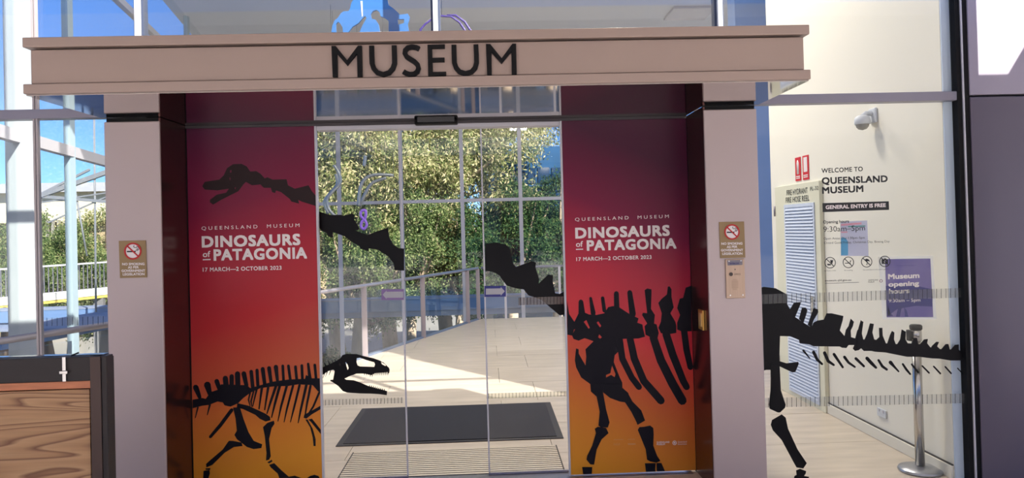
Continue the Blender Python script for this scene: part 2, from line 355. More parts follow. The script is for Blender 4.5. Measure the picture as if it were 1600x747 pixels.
struct('trim_7', MB().box((br0-.012, YB-.004, 0), (br0-.001, YB+.03, ZS-.012)), alu_w)
struct('trim_8', MB().box((lp1+.003, YB-.012, ZS-.024), (rp0-.003, YB+.14, ZS-.007)), mat('door head dark', (60, 55, 58), .5))
struct('trim_9', MB().box((bl1+.013, YB+.005, ZS-.05), (br0-.013, YB+.1, ZS-.025)), alu_w)
def sil(parent, name, polys, strokes, off, sc, Y, m, clipx=None, holes=None, label=None):
    mb = MB()
    for i, p in enumerate(polys):
        Yo = Y-i*.00006
        loops = [pxloop(p, Y, off, sc)] + [pxloop(h, Y, off, sc) for h in (holes or {}).get(i, [])]
        if clipx: loops = [[(min(max(x, clipx[0]), clipx[1]), max(z, .012)) for x, z in lp] for lp in loops]
        mb.flat(loops, Yo)
    for j, s_ in enumerate(strokes):
        lp = stroke(s_, Y, off, sc)
        if clipx: lp = [(min(max(x, clipx[0]), clipx[1]), max(z, .012)) for x, z in lp]
        mb.flat([lp], Y-.0009-(j % 9)*.00006)
    return mb.build(name, m, parent, label=label)
A0, SA = (300, 547), 3.735
bodyA = [(4,290),(60,280),(80,285),(110,245),(150,232),(170,200),(320,205),(340,222),(400,205),(470,185),(560,172),(660,168),(665,145),(700,165),(745,165),(752,250),(735,240),(705,205),(620,200),(560,210),(480,212),(400,222),(340,250),(300,280),(270,310),(225,330),(190,322),(180,305),(150,300),(100,320),(60,325),(4,340)]
polA = [bodyA,
 [(240,335),(280,335),(300,400),(330,480),(360,530),(410,550),(405,572),(360,578),(320,565),(295,545),(262,520),(248,495),(262,470),(255,400)],
 [(265,310),(330,325),(430,372),(455,390),(458,410),(430,417),(395,400),(370,378),(300,345),(262,335)],
 [(478,412),(482,430),(465,455),(450,520),(460,620),(450,640),(432,645),(435,600),(425,500),(415,450),(440,425)],
 [(440,655),(465,640),(470,650),(450,662)],
 [(450,670),(480,660),(520,700),(560,735),(575,747),(510,747),(500,720),(460,685)],
 [(560,740),(600,733),(640,747),(560,747)], [(690,735),(715,728),(738,735),(745,747),(670,747)],
 [(215,530),(240,530),(290,540),(295,560),(245,565),(190,600),(120,670),(85,685),(82,665),(110,640),(180,580)],
 [(80,690),(108,688),(105,700),(80,698)], [(68,705),(102,700),(105,720),(92,760),(65,760)],
 [(655,378),(752,325),(752,345),(700,375),(668,400),(652,395)], [(680,405),(700,400),(752,465),(752,490),(695,420)],
 [(662,405),(675,405),(705,460),(722,520),(722,560),(710,560),(705,510),(690,450)]]
strA = [[(45,275,18),(22,218,28)],[(105,255,22),(90,203,34)],[(160,225,20),(145,182,24)],[(200,210,26),(195,164,26)],[(232,200,22),(232,153,22)],[(268,200,26),(266,138,26)],[(318,205,20),(303,137,24)],[(355,215,18),(346,125,18)],[(385,205,16),(380,117,16)],[(425,200,18),(413,110,20)],[(462,190,16),(450,105,20)],[(500,185,14),(490,98,22)],[(535,180,14),(530,92,14)],[(575,178,14),(563,92,14)],[(612,175,14),(604,97,14)],[(645,175,14),(641,90,14)],[(690,175,18),(678,80,12)],[(725,170,14),(717,87,14)],
 [(35,335,8),(20,395,4)],[(105,320,10),(90,378,4)],
 [(340,250,8),(330,290,8),(340,328,4)],[(360,240,8),(345,300,8),(350,330,4)],[(378,230,10),(355,328,5)],[(408,222,13),(392,343,6)],[(445,220,13),(425,348,6)],[(490,212,14),(460,300,12),(438,370,6)],[(512,212,14),(485,310,12),(465,393,5)],[(553,210,13),(520,330,11),(502,415,4)],[(590,208,12),(555,340,10),(538,420,4)],[(628,205,12),(595,340,10),(575,420,4)],[(668,205,14),(635,350,11),(620,425,4)],[(692,210,12),(672,310,10),(660,385,6)],[(742,250,11),(708,330,10),(672,385,8)],
 [(232,350,18),(165,440,18),(108,506,15)]]
cl = (bl0, bl1)
sil(bL, 'skeleton_silhouette', polA, strA, A0, SA, YB, vinyl_b, cl)
B0, SB = (300, 240), 3.733
neck = [(60,190),(75,165),(160,152),(185,128),(205,85),(240,62),(290,60),(320,75),(340,105),(375,102),(400,118),(425,145),(440,138),(470,152),(552,150),(560,185),(600,205),(680,185),(700,220),(722,245),(735,300),(740,325),(720,305),(640,280),(620,270),(625,292),(580,280),(570,265),(520,225),(490,215),(485,230),(468,225),(460,200),(420,200),(400,180),(350,185),(315,165),(300,180),(270,220),(170,270),(125,297),(105,285),(105,270),(145,240),(200,228),(215,205),(150,215),(75,210)]
sil(bL, 'skull_and_neck_silhouette', [neck], [], B0, SB, YB, vinyl_u, cl, {0: [[(222,98),(232,96),(230,110),(222,112)], [(218,140),(226,142),(222,160)], [(248,200),(256,196),(254,210)]]})
text(bL, 'lettering', 'QUEENSLAND  MUSEUM', (315, 359.5), (468, 354.5), 5.4, YB, white_v, 0, space=1.55)
text(bL, 'title_lettering', 'DINOSAURS', (315.5, 387), (469.5, 383), 18, YB, white_v, .036, space=1.10)
text(bL, 'title_lettering', 'PATAGONIA', (334, 407.5), (480, 404), 18, YB, white_v, .036, space=1.10)
text(bL, 'lettering', 'of', (317, 402), (329, 401.5), 9.5, YB, white_v, .015)
text(bL, 'lettering', '17 MARCH\u20142 OCTOBER 2023', (317, 424.5), (440, 421.5), 6.3, YB, white_v, .02, space=1.1)
MB().flat([pxloop([(317,405),(329,404.6),(329,406.4),(317,406.8)], YB)], YB).build('underline', white_v, bL)
F0, SF = (880, 440), 3.736
polF = [[(22,110),(35,190),(65,235),(92,180),(120,178),(150,192),(195,195),(240,185),(262,150),(290,143),(330,152),(388,190),(440,215),(432,240),(462,250),(466,275),(478,322),(440,332),(340,335),(300,360),(180,350),(160,342),(125,330),(90,345),(60,335),(52,315),(24,310)],
 [(475,50),(490,40),(515,45),(515,75),(512,160),(535,195),(530,245),(545,250),(558,300),(550,330),(510,325),(480,310),(475,260),(490,245),(460,195),(465,182),(490,185)],
 [(605,75),(610,30),(620,27),(632,45),(632,90),(645,150),(625,185),(655,235),(660,260),(660,300),(600,310),(570,300),(555,270),(570,235),(575,185),(555,125),(575,100)],
 [(745,25),(715,35),(700,95),(680,100),(665,155),(682,195),(665,240),(665,280),(690,290),(750,290)],
 [(180,345),(350,330),(330,400),(300,430),(295,470),(330,560),(345,590),(345,620),(380,650),(385,680),(350,700),(300,690),(250,650),(230,640),(180,630),(160,600),(105,560),(75,500),(68,460),(75,390),(90,395),(90,420),(130,490),(135,440),(130,395)]]
strF = [[(108,180,34),(103,118,24)],[(175,185,26),(160,97,14)],[(240,170,20),(230,96,18)],[(312,150,28),(310,70,26)],[(405,190,34),(388,64,26)],
 [(330,345,34),(345,450,34),(400,560,32),(442,615,32)],[(390,335,36),(415,450,38),(470,580,38),(570,695,40)],[(525,325,40),(570,460,44),(640,600,46),(695,695,46)],[(600,305,40),(640,430,40),(700,580,36),(720,615,34)],[(705,285,34),(720,400,34),(742,500,30)]]
sil(bR, 'skeleton_silhouette', polF, strF, F0, SF, YB, vinyl_b, (br0, br1),
    {0: [[(120,235),(135,225),(155,270),(148,275)], [(195,240),(205,232),(222,258),(215,268)], [(70,278),(58,300),(62,280)], [(210,308),(226,325),(216,334),(204,325)]], 4: [[(285,490),(305,540),(300,558),(280,545),(250,560),(250,545),(275,535)]]})
G0, SG = (880, 600), 5.082
polG = [[(215,0),(220,60),(265,100),(290,220),(280,330),(300,345),(355,345),(368,305),(340,200),(315,60),(330,0)],
 [(250,355),(275,340),(340,350),(360,390),(305,440),(265,520),(245,640),(215,638),(185,600),(190,570),(230,490),(260,390)],
 [(150,660),(230,660),(228,760),(160,760)],
 [(315,65),(330,0),(470,0),(465,30),(515,75),(550,140),(620,210),(650,290),(590,325),(580,300),(540,220),(490,145),(450,140),(370,110)],
 [(592,365),(605,342),(640,340),(690,330),(715,350),(718,400),(715,490),(745,570),(772,610),(740,625),(690,615),(665,600),(655,520)],
 [(648,630),(735,628),(730,680),(735,760),(660,760),(655,680)], [(740,628),(780,628),(810,760),(750,760),(742,690)]]
sil(bR, 'leg_bones_silhouette', polG, [], G0, SG, YB-.0022, vinyl_b, (br0, br1))
text(bR, 'lettering', 'QUEENSLAND  MUSEUM', (898.5, 345.5), (1045, 340.5), 5.2, YB, white_v, 0, space=1.55)
text(bR, 'title_lettering', 'DINOSAURS', (899, 373), (1046.5, 368.5), 17.5, YB, white_v, .036, space=1.10)
text(bR, 'title_lettering', 'PATAGONIA', (917, 392), (1057, 388.5), 17, YB, white_v, .036, space=1.10)
text(bR, 'lettering', 'of', (900, 386), (911, 385.5), 9, YB, white_v, .015)
text(bR, 'lettering', '17 MARCH\u20142 OCTOBER 2023', (900.5, 408), (1018, 404.5), 6, YB, white_v, .02, space=1.1)
MB().flat([pxloop([(900,389),(911,388.6),(911,390.2),(900,390.6)], YB)], YB).build('underline', white_v, bR)
faint = mat('faint print', (214, 150, 90), .5)
text(bR, 'sponsor_lettering', 'NGF', (959, 696), (969, 696), 3.6, YB, faint, 0); MB().flat([pxloop([(981,693),(993,692.8),(993,694.8),(981,695)], YB)], YB).build('sponsor_mark', faint, bR)
MB().flat([pxloop([(959,686.6),(974,686.3),(974,687),(959,687.3)], YB)], YB).flat([pxloop([(981,686.2),(992,686),(992,686.6),(981,686.8)], YB)], YB).build('sponsor_rule', faint, bR)
text(bR, 'sponsor_lettering', 'QUEENSLAND', (1026, 692.4), (1046, 692), 2.6, YB, white_v, .02); text(bR, 'sponsor_lettering', 'MUSEUM', (1026, 695.6), (1039, 695.3), 2.6, YB, white_v, .02)
o_, i_ = ring((U(1054, 692, YB).x, U(1054, 692, YB).z), .010, .014, 20); MB().flat([o_, i_], YB).flat([ring((U(1054, 692, YB).x, U(1054, 692, YB).z), .0, .006, 8)[0]], YB).build('crest_mark', white_v, bR)
text(bR, 'sponsor_lettering', 'Queensland', (1059, 691.7), (1073, 691.4), 2.6, YB, white_v, 0); text(bR, 'sponsor_lettering', 'Government', (1059, 695), (1073, 694.7), 2.4, YB, white_v, 0)
# ------------------------------------------------------------------ sliding doors (half open)
YS = YD+.08
def strip(parent, x0, x1, yl, yr, h, Y, name='safety_strip', step=7.3, m=None):
    """band of pale film crossed by fine dark ticks"""
    m = m or film_mat('grey safety film', (160, 162, 158), .26)
    MB().flat([pxloop([(x0, yl), (x1, yr), (x1, yr+h), (x0, yl+h)], Y)], Y, .0006).build(name, m, parent)
    tk = MB(); x = x0+3; n = 0
    while x < x1-1:
        yy = yl+(yr-yl)*(x-x0)/(x1-x0); tk.flat([pxloop([(x, yy), (x+.6, yy), (x+.6, yy+h), (x, yy+h)], Y-.001)], Y-.001, .0006); x += step
    return tk.build('tick_marks', vinyl_b, parent, kind='stuff')
def leaf(n, xl, xr, edge):
    d = empty('door_%d' % n, ((xl+xr)/2, YS, 0), kind='structure')
    MB().box((xl, YS, .02), (xr, YS+.01, ZS-.05)).build('glass_pane', GLD, d)
    MB().box((xl, YS-.004, .005), (xr, YS+.012, .016)).build('bottom_shoe', alu, d)
    e0 = edge
    MB().box((e0-.005, YS-.002, .02), (e0+.005, YS+.012, ZS-.05)).build('edge_strip', alu_w, d)
    return d
de1 = U(632.5, 500, YS).x; de2 = U(757.5, 500, YS).x
d1 = leaf(1, bl0+.15, de1, de1-.005); d2 = leaf(2, de2, br1-.15, de2+.005)
C0, SCc = (490, 310), 4.98
sil(d1, 'neck_silhouette', [[(20,95),(130,130),(215,128),(235,135),(300,118),(318,130),(315,160),(360,240),(325,250),(420,285),(470,265),(580,228),(588,300),(620,360),(665,388),(705,390),(705,562),(628,560),(625,510),(580,450),(500,400),(430,390),(425,412),(365,392),(355,370),(305,345),(240,295),(150,262),(150,308),(110,295),(100,270),(60,250),(20,195)]], [], C0, SCc, YS-.001, vinyl)
D0, SD = (490, 530), 6.227
skull = [(210,220),(265,180),(280,155),(320,143),(420,145),(460,158),(580,185),(650,210),(690,240),(735,280),(740,300),(735,335),(720,320),(700,322),(670,325),(600,330),(560,350),(500,335),(420,335),(350,360),(300,385),(320,395),(390,400),(450,420),(530,455),(600,475),(660,490),(715,505),(712,545),(640,535),(560,530),(450,528),(330,520),(285,505),(240,455),(180,415),(162,408),(165,395),(190,395),(205,310),(185,290)]
teeth = [[(x-7, 322+(14 if 540 < x < 590 else 0)), (x+7, 322+(14 if 540 < x < 590 else 0)), (x-1, 322+34+(14 if 540 < x < 590 else 0))] for x in range(495, 735, 19)]
teeth += [[(x-6, 458+(x-535)*.26), (x+6, 462+(x-535)*.26), (x+2, 438+(x-535)*.26)] for x in range(545, 705, 18)]
sil(d1, 'skull_silhouette', [skull]+teeth, [[(20,350,70),(80,315,58),(130,285,50),(200,260,60),(240,245,70)], [(90,290,14),(72,262,2)],[(122,268,14),(103,225,3)],[(158,250,14),(140,202,3)],[(195,240,12),(178,207,3)],[(222,222,10),(205,197,2)],
    [(85,340,9),(72,398,2)],[(110,325,8),(92,378,2)],[(135,315,8),(115,365,2)],[(165,310,8),(150,350,2)]], D0, SD, YS-.001, vinyl, None,
    {0: [[(420,185),(450,180),(520,205),(590,225),(598,245),(590,270),(540,268),(450,265),(428,255),(418,225)], [(655,222),(680,225),(705,250),(700,262),(665,245)], [(310,220),(330,245),(342,280),(332,300),(322,270)]]})
strip(d1, 500, 630, 625, 621, 9, YS-.001, step=5.4)
EE, SE = (750, 370), 4.98
sil(d2, 'neck_silhouette', [[(40,55),(130,45),(200,60),(235,95),(260,215),(280,235),(400,190),(435,200),(432,240),(460,330),(455,365),(530,295),(568,300),(565,345),(585,440),(620,445),(690,400),(690,600),(620,612),(540,545),(480,490),(375,455),(340,410),(270,400),(205,378),(150,300),(100,272),(40,265)]], [], EE, SE, YS-.001, vinyl)
strip(d2, 760, 890, 615, 611, 8, YS-.001, step=5.4, m=film_mat('pale yellow safety film', (214, 216, 170), .45)); strip(d2, 810, 888, 465, 463, 12, YS-.003, step=5.2, m=film_mat('brown safety film', (150, 140, 132), .5))
navy = mat('navy print', (28, 34, 120), .4); mauve = mat('mauve print', (136, 110, 160), .5); palein = mat('pale print', (178, 176, 182), .5)
def arrow(parent, x0, x1, y0, y1, right, m, label):
    a = pxloop([(x0,y0),(x1,y0-.4),(x1,y1-.4),(x0,y1)], YS-.004)
    if right: q = [(x0+2.2,y0+4),(x1-8,y0+3.6),(x1-8,y0+1.6),(x1-1.6,(y0+y1)/2-.4),(x1-8,y1-2),(x1-8,y1-4),(x0+2.2,y1-3.6)]
    else: q = [(x1-1,y0+3.6),(x0+8,y0+4),(x0+8,y0+2),(x0+1.8,(y0+y1)/2),(x0+8,y1-1.6),(x0+8,y1-3.6),(x1-1,y1-3.8)]
    s_ = MB().flat([a], YS-.004).build('arrow_sign', m, parent, label=label)
    MB().flat([pxloop(q, YS-.0055)], YS-.0055, .001).build('arrow', palein, s_)
arrow(d1, 596, 631, 452, 469, False, mauve, 'mauve sticker with an arrow pointing left')
arrow(d2, 757, 790.5, 447, 464, True, navy, 'navy blue sticker with an arrow pointing right')
# motion sensor on the door head
ms = empty('motion_sensor', U(681, 190, YD-.06), 'small black door motion sensor fixed under the mirrored soffit above the doors', 'sensor')
p0 = U(647, 178, YD-.06); p1 = U(715, 193, YD-.06)
MB().box((p0.x, YD-.06, p1.z), (p1.x, YD+.02, ZS-.0065), .008).build('housing', black, ms)
MB().box((p0.x+.02, YD-.066, p1.z+.012), (p1.x-.02, YD-.061, p1.z+.03)).build('lens_window', mat('glossy black', (6, 6, 8), .08), ms)
MB().flat([pxloop([(698,183.6),(710,183.2),(710,185.6),(698,186)], YD-.0665)], YD-.0665, .0008).build('maker_mark', palein, ms)
# ------------------------------------------------------------------ facade frames and glass
def xat(px, py, Y): return U(px, py, Y).x
pane = lambda n, x0, x1, z0, z1: MB().box((x0, YG, z0), (x1, YG+.012, z1))
XL = -4.6; ZTOP = 5.15; xe = xat(1497, 187, YF)
def win(n, x0, x1, z0, z1):
    t = empty('window_%d' % n, ((x0+x1)/2, YG, z0), kind='structure'); pane(n, x0, x1, z0, z1).build('glass_pane', GLU if z0 > 1 else GL, t); return t
mull = [xat(56, 300, YF), xat(214, 20, YF), xat(680, 20, YF), xat(1125, 20, YF), xe]
zt0, zt1 = ZS-.002, ZS+.054
w1 = win(1, XL, mull[0]-.02, 0, zt0); w2 = win(2, mull[0]+.02, lp0+.03, .0, zt0)
w3 = win(3, rp1-.03, xe-.01, .0, zt0); w4 = win(4, XL, mull[0]-.02, zt1, ZTOP)
w5 = win(5, mull[0]+.02, mull[1]-.02, zt1, ZTOP); w6 = win(6, mull[1]+.02, mull[2]-.02, zt1, ZTOP); w7 = win(7, mull[2]+.02, mull[3]-.02, zt1, ZTOP); w8 = win(8, mull[3]+.02, xe-.01, zt1, ZTOP)
struct('trim_10', MB().box((XL, YF, zt0), (lp0-.001, YG+.05, zt1), .004), alu)
struct('trim_11', MB().box((rp1+.001, YF, zt0), (xe-.001, YG+.05, zt1), .004), alu)
struct('trim_12', MB().box((lp0, YF+.005, ZS), (rp1, YG+.05, zt1)), alu)
mw = .019
struct('trim_13', MB().box((mull[0]-mw+.004, YF+.004, 0), (mull[0]-.002, YG-.001, ZTOP), .002).box((mull[0]+.002, YF+.004, 0), (mull[0]+mw-.004, YG-.001, ZTOP), .002), mat('warm grey mullion', (176, 166, 164), .4, .3))
for k, i in enumerate((1, 2, 3)):
    t = empty('trim_%d' % (14+k), (mull[i], YF, zt1), kind='structure')
    MB().box((mull[i]-.014, YF-.008, zt1), (mull[i]+.014, YG+.06, ZTOP), .003).build('mullion_face', whitep, t)
    MB().box((mull[i]-.028, YF+.02, zt1), (mull[i]-.015, YG+.05, ZTOP)).box((mull[i]+.015, YF+.02, zt1), (mull[i]+.028, YG+.05, ZTOP)).build('gasket', mat('dark blue grey gasket', (60, 70, 92), .6), t)
# black jamb pair at the right, then metal cladding
struct('trim_17', MB().box((xe, YF-.002, 0), (xe+.028, YG+.06, ZTOP)), black)
struct('trim_18', MB().box((xe+.029, YF-.010, 0), (xe+.039, YG+.06, ZTOP)), alu_w)
struct('trim_19', MB().box((xe+.040, YF-.004, 0), (xe+.072, YG+.06, ZTOP)), black)
cw = empty('wall_cladding', (xe+.08, YF, 0), kind='structure')
zj = U(1560, 149, YF).z
MB().box((xe+.073, YF-.012, 0), (xe+1.9, YF+.1, zj-.008), .005).build('panel', clad, cw)
MB().box((xe+.073, YF-.012, zj+.004), (xe+1.9, YF+.1, zj+1.3), .005).build('panel', clad_u, cw)
MB().box((xe+.073, YF-.012, zj+1.312), (xe+1.9, YF+.1, ZTOP), .005).build('panel', clad_u, cw)
MB().box((xe+1.912, YF-.012, 0), (xe+6, YF+.1, ZTOP), .005).build('panel', clad, cw)
MB().box((xe+.08, YF+.02, 0), (xe+5.9, YF+.09, ZTOP-.01)).build('backing', blackgap, cw)
struct('trim_20', MB().box((XL, YF, ZTOP), (xe+6, YG+.1, ZTOP+.3)), alu)
# ------------------------------------------------------------------ right bay vinyl
tw = empty('tail_decal', U(1350, 620, YG), 'black vinyl dinosaur tail and hind leg stuck on the right-hand window', 'decal')
H0, SH = (1180, 430), 4.394
body = [(30,88),(60,80),(140,90),(215,130),(220,200),(240,235),(270,285),(330,325),(385,360),(400,325),(425,312),(470,305),(490,262),(525,262),(605,280),(600,310),(580,380),(610,415),(640,420),(690,435),(747,460),(747,492),(735,495),(710,515),(685,520),(670,505),(680,480),(640,480),(625,500),(595,498),(580,490),(520,490),(400,488),(370,475),(305,468),(300,445),(240,420),(170,418),(165,590),(215,605),(295,595),(298,610),(275,665),(255,668),(165,625),(168,700),(105,700),(105,650),(75,650),(40,660)]
sp = [[(235,240),(265,190),(312,183),(310,200),(275,285),(275,300)], [(300,300),(320,225),(345,222),(358,240),(350,270),(330,330)], [(360,340),(400,225),(430,235),(432,255),(400,310),(385,362)], [(612,420),(622,375),(640,350),(655,298),(677,320),(670,350),(655,380),(658,430)], [(685,438),(700,380),(722,350),(725,312),(742,320),(735,370),(725,455)]]
ch = [[(330,518,14),(375,572,6)], [(400,528,20),(425,580,18),(458,610,14)], [(475,533,20),(500,590,20),(538,616,14)], [(540,543,18),(600,632,14)], [(612,562,18),(640,600,16),(683,630,12)], [(690,572,18),(745,625,14)]]
sil(tw, 'tail_base', [body]+sp, ch, H0, SH, YG, vinyl)
I0, SI = (1340, 440), 4.15
tl = [[(-5,380),(40,375),(110,375),(180,400),(250,405),(330,400),(400,405),(470,425),(540,438),(600,440),(655,440),(692,480),(690,490),(670,512),(600,512),(530,500),(480,498),(400,488),(320,488),(180,460),(110,455),(90,450),(40,450),(20,430),(-5,445)],
 [(0,380),(0,320),(20,250),(35,262),(25,330),(40,390)], [(38,390),(60,340),(80,270),(105,275),(95,330),(110,385)], [(112,385),(140,360),(138,300),(160,300),(162,350),(185,405)], [(190,405),(210,345),(222,320),(238,330),(235,375),(250,415)], [(252,412),(275,375),(285,310),(312,325),(310,375),(330,410)], [(330,410),(350,400),(362,365),(385,365),(392,410)], [(400,410),(430,375),(455,372),(450,400),(475,432)], [(475,432),(480,418),(510,390),(527,392),(515,420),(540,445)], [(536,445),(570,405),(588,405),(598,445)], [(600,445),(630,410),(655,408),(655,445)]]
ch2 = [[(60,497,20),(90,530,20),(118,558,14)], [(135,510,14),(160,550,16),(188,570,14)], [(212,524,22),(235,550,14),(265,583,9)], [(292,535,12),(315,570,14),(340,600,11)], [(350,537,11),(390,588,11)], [(418,547,9),(462,592,10)], [(492,550,9),(535,596,10)], [(567,552,9),(605,595,9)], [(647,562,7),(680,598,6)]]
sil(tw, 'tail_vertebrae', tl, ch2, I0, SI, YG-.0022, vinyl)
J0, SJ = (1180, 560), 4.0
lg = [[(98,30),(152,30),(160,200),(190,290),(185,310),(155,338),(140,338),(90,315),(85,290),(95,200)], [(165,350),(190,370),(205,440),(265,570),(322,655),(300,688),(258,682),(240,650),(165,510),(110,450),(97,415),(105,385)], [(255,700),(280,690),(318,705),(315,720),(305,735),(335,740),(338,800),(235,800),(245,735),(258,728)]]
sil(tw, 'leg_bones', lg, [], J0, SJ, YG-.0032, vinyl)
xr_ = xe-.012
for (ya, yb, h) in ((460, 450, 15), (622, 615, 15)):
    s_ = empty('glass_safety_strip', U(1350, ya+h, YG-.002), '%s band of ticked grey safety film across the right-hand window' % ('upper' if ya < 500 else 'lower'), 'safety strip')
    strip(s_, 1190, 1504 if ya < 500 else 1507, ya, yb, h, YG-.003, name='film')
s_ = empty('glass_safety_strip', U(120, 510, YG-.002), 'ticked safety film across the left window above the wooden screen', 'safety strip')
strip(s_, 62, 166, 497, 494, 13, YG-.003, name='film', m=film_mat('faint clear film', (190, 196, 190), .12), step=8)
# welcome lettering
blk = mat('black lettering', (18, 18, 20), .45)
we = empty('welcome_lettering', U(1340, 440, YG), 'black WELCOME TO QUEENSLAND MUSEUM lettering and opening hours on the right-hand window', 'lettering')
def wt(b, x0, y0, x1, y1, c, bold=0, m=blk, par=we, space=1.0, Y=YG): return text(par, 'text_line', b, (x0, y0), (x1, y1), c, Y, m, bold, space=space)
wt('WELCOME TO', 1283.5, 270.5, 1348, 267.5, 7.5, .02, space=1.05)
wt('QUEENSLAND', 1284, 288, 1387, 284.5, 11, .034, space=1.05); wt('MUSEUM', 1284.5, 303, 1349, 300, 11, .034, space=1.05)
MB().flat([pxloop([(1285,317.5),(1388.5,314.5),(1389,328),(1285.5,331.5)], YG)], YG).build('text_plate', blk, we)
wt('GENERAL ENTRY IS FREE', 1290, 327, 1384, 323.5, 6.2, .035, white_v, Y=YG-.002)
wt('Opening hours', 1286, 349.5, 1326.5, 348, 5, .02); wt('9:30am\u20135pm', 1286.5, 362.5, 1351.5, 360, 8.6, 0)
wt('Open Anzac Day 1:30pm\u20135pm', 1287, 374.5, 1351, 373, 3.6, 0); wt('Closed Good Friday, Christmas Day, Boxing Day', 1287.5, 381.3, 1390, 378.8, 3.6, 0)
wt('No food or drink', 1288, 424.2, 1306, 423.6, 1.9, 0); wt('No smoking', 1319, 423.4, 1332, 423, 1.9, 0); wt('No umbrellas or wet coats in galleries', 1348.5, 422.6, 1389, 421.4, 1.9, 0)
wt('museum.qld.gov.au', 1289, 440, 1330, 438.8, 3, .015); wt('QUEENSLAND', 1356.5, 438.8, 1372, 438.4, 2.2, .01); wt('MUSEUM', 1356.5, 441.8, 1366, 441.5, 2.2, .01)
MB().flat([pxloop([(1289,442.6),(1342,440.8),(1342,441.4),(1289,443.2)], YG)], YG).build('rule', blk, we)
icons = [(1297, 410.5), (1325.5, 410), (1354, 409), (1382.5, 408.5)]
k = YG/F_PX
for n, (ix, iy) in enumerate(icons):
    c = U(ix, iy, YG); c = (c.x, c.z); mb = MB(); o_, i_ = ring(c, 7.9*k, 9*k); mb.flat([o_, i_], YG)
    mb.flat([seg2((c[0]-5.9*k, c[1]+5.9*k), (c[0]+5.9*k, c[1]-5.9*k), 1.3*k)], YG)
    P = lambda pts: [(c[0]+x*k, c[1]+y*k) for x, y in pts]
    if n == 0: mb.flat([P([(0,4),(5,4),(3.6,-1.4),(1.4,-1.4)])], YG).flat([P([(-5,-1.5),(1,-2),(1,-4.2),(-4,-4.2)])], YG)
    if n == 1: mb.flat([P([(-5.5,-.6),(3.5,-.6),(3.5,-1.8),(-5.5,-1.8)])], YG).flat([P([(2,0),(3,2.6),(5,3.4),(4,1.6),(3.4,.2)])], YG)
    if n == 2: mb.flat([P([(-3,3.5),(0,5),(3.5,3.5),(5.5,0),(2.5,1),(0,.6),(-2,1.5)])], YG).flat([P([(.4,1),(1.2,1),(1,-4.6),(-1,-5),(-1,-4.2),(.2,-4)])], YG)
    if n == 3: mb.flat([P([(-5,3.4),(-1.6,3.4),(-.8,4.6),(1.8,4.6),(2.6,3.4),(5,3.4),(5,-3.8),(-5,-3.8)]), P([(0,2.2),(1.8,1.4),(2.4,-.4),(1.4,-2.2),(-.6,-2.2),(-1.8,-.6),(-1.4,1.4)])], YG)
    mb.build('prohibition_icon', blk, we)
o_, i_ = ring((U(1376.5, 439, YG).x, U(1376.5, 439, YG).z), 1.7*k, 2.5*k, 16); MB().flat([o_, i_], YG).build('crest_mark', mat('crest brown', (120, 70, 80), .5), we)
# opening-hours poster and small leaflet on the inside of the glass
YPo = YG+.03
po = empty('opening_hours_poster', U(1420, 498, YPo), 'purple Museum opening hours poster in a white frame on the right-hand window', 'poster')
MB().flat([pxloop([(1372,401),(1457,399.5),(1463,498.5),(1379,499)], YPo+.003)], YPo+.003, .003).build('backing_sheet', mat('white card', (238, 238, 230), .6), po)
def purple():
    m = bpy.data.materials.new('purple poster print'); m.use_nodes = True; t = m.node_tree; b = t.nodes['Principled BSDF']
    tc = t.nodes.new('ShaderNodeTexCoord'); n = t.nodes.new('ShaderNodeTexNoise'); n.inputs['Scale'].default_value = 2.2; r = t.nodes.new('ShaderNodeValToRGB'); r.color_ramp.interpolation = 'EASE'
    e = r.color_ramp.elements; e[0].position = .4; e[0].color = lin((108, 94, 152)); e[1].position = .6; e[1].color = lin((88, 76, 146))
    t.links.new(tc.outputs['Generated'], n.inputs[0]); t.links.new(n.outputs[0], r.inputs[0]); t.links.new(r.outputs[0], b.inputs['Base Color']); return m
MB().flat([pxloop([(1383,405),(1453.5,404),(1458,495.5),(1385.5,496)], YPo-.001)], YPo-.001, .001).build('print', purple(), po)
dkp = mat('deep violet print', (34, 30, 112), .5)
MB().flat([pxloop([(1384,447),(1400,445),(1430,446),(1456,452),(1457,466),(1420,463),(1385,466)], YPo-.0025)], YPo-.0025, .001).flat([pxloop([(1385,466),(1420,463),(1457,467),(1456.6,479),(1430,478),(1402,483),(1386,494.5)], YPo-.0025)], YPo-.0025, .001).flat([pxloop([(1387,494),(1387,478),(1392,490),(1396,494)], YPo-.0025)], YPo-.0025, .001).flat([pxloop([(1400,494.6),(1404,478),(1409,480),(1406,494.8)], YPo-.0025)], YPo-.0025, .001).flat([pxloop([(1414,494.9),(1413,481),(1417,486),(1419,495)], YPo-.0025)], YPo-.0025, .001).build('print_shape', dkp, po)
for b_, x0, y0, x1, y1, c in (('Museum', 1387.5, 436.5, 1436.5, 434.3, 8.6), ('opening', 1388, 448.2, 1436, 446.2, 8), ('hours', 1389, 459.3, 1421, 458, 8.4)): text(po, 'text_line', b_, (x0, y0), (x1, y1), c, YPo-.004, white_v, .035)
text(po, 'text_line', '9:30am \u2013 5pm', (1388.5, 472.5), (1438, 471.2), 5.4, YPo-.004, white_v, 0); text(po, 'text_line', 'Queensland Museum', (1401, 416), (1429, 415.6), 2.2, YPo-.004, dkp, 0)
le = empty('small_leaflet', U(1335, 400, YPo), 'small pink and blue leaflet taped behind the opening hours lettering', 'leaflet')
MB().flat([pxloop([(1313,346.5),(1355,344.5),(1357,400),(1314,400)], YPo)], YPo, .001).build('sheet', mat('pale lilac paper', (200, 202, 222), .6), le)
MB().flat([pxloop([(1314,372),(1318,371),(1322,373),(1325,378),(1325,399),(1314,399)], YPo-.0015)], YPo-.0015, .001).build('printed_figure', mat('sky blue print', (96, 168, 210), .6), le)
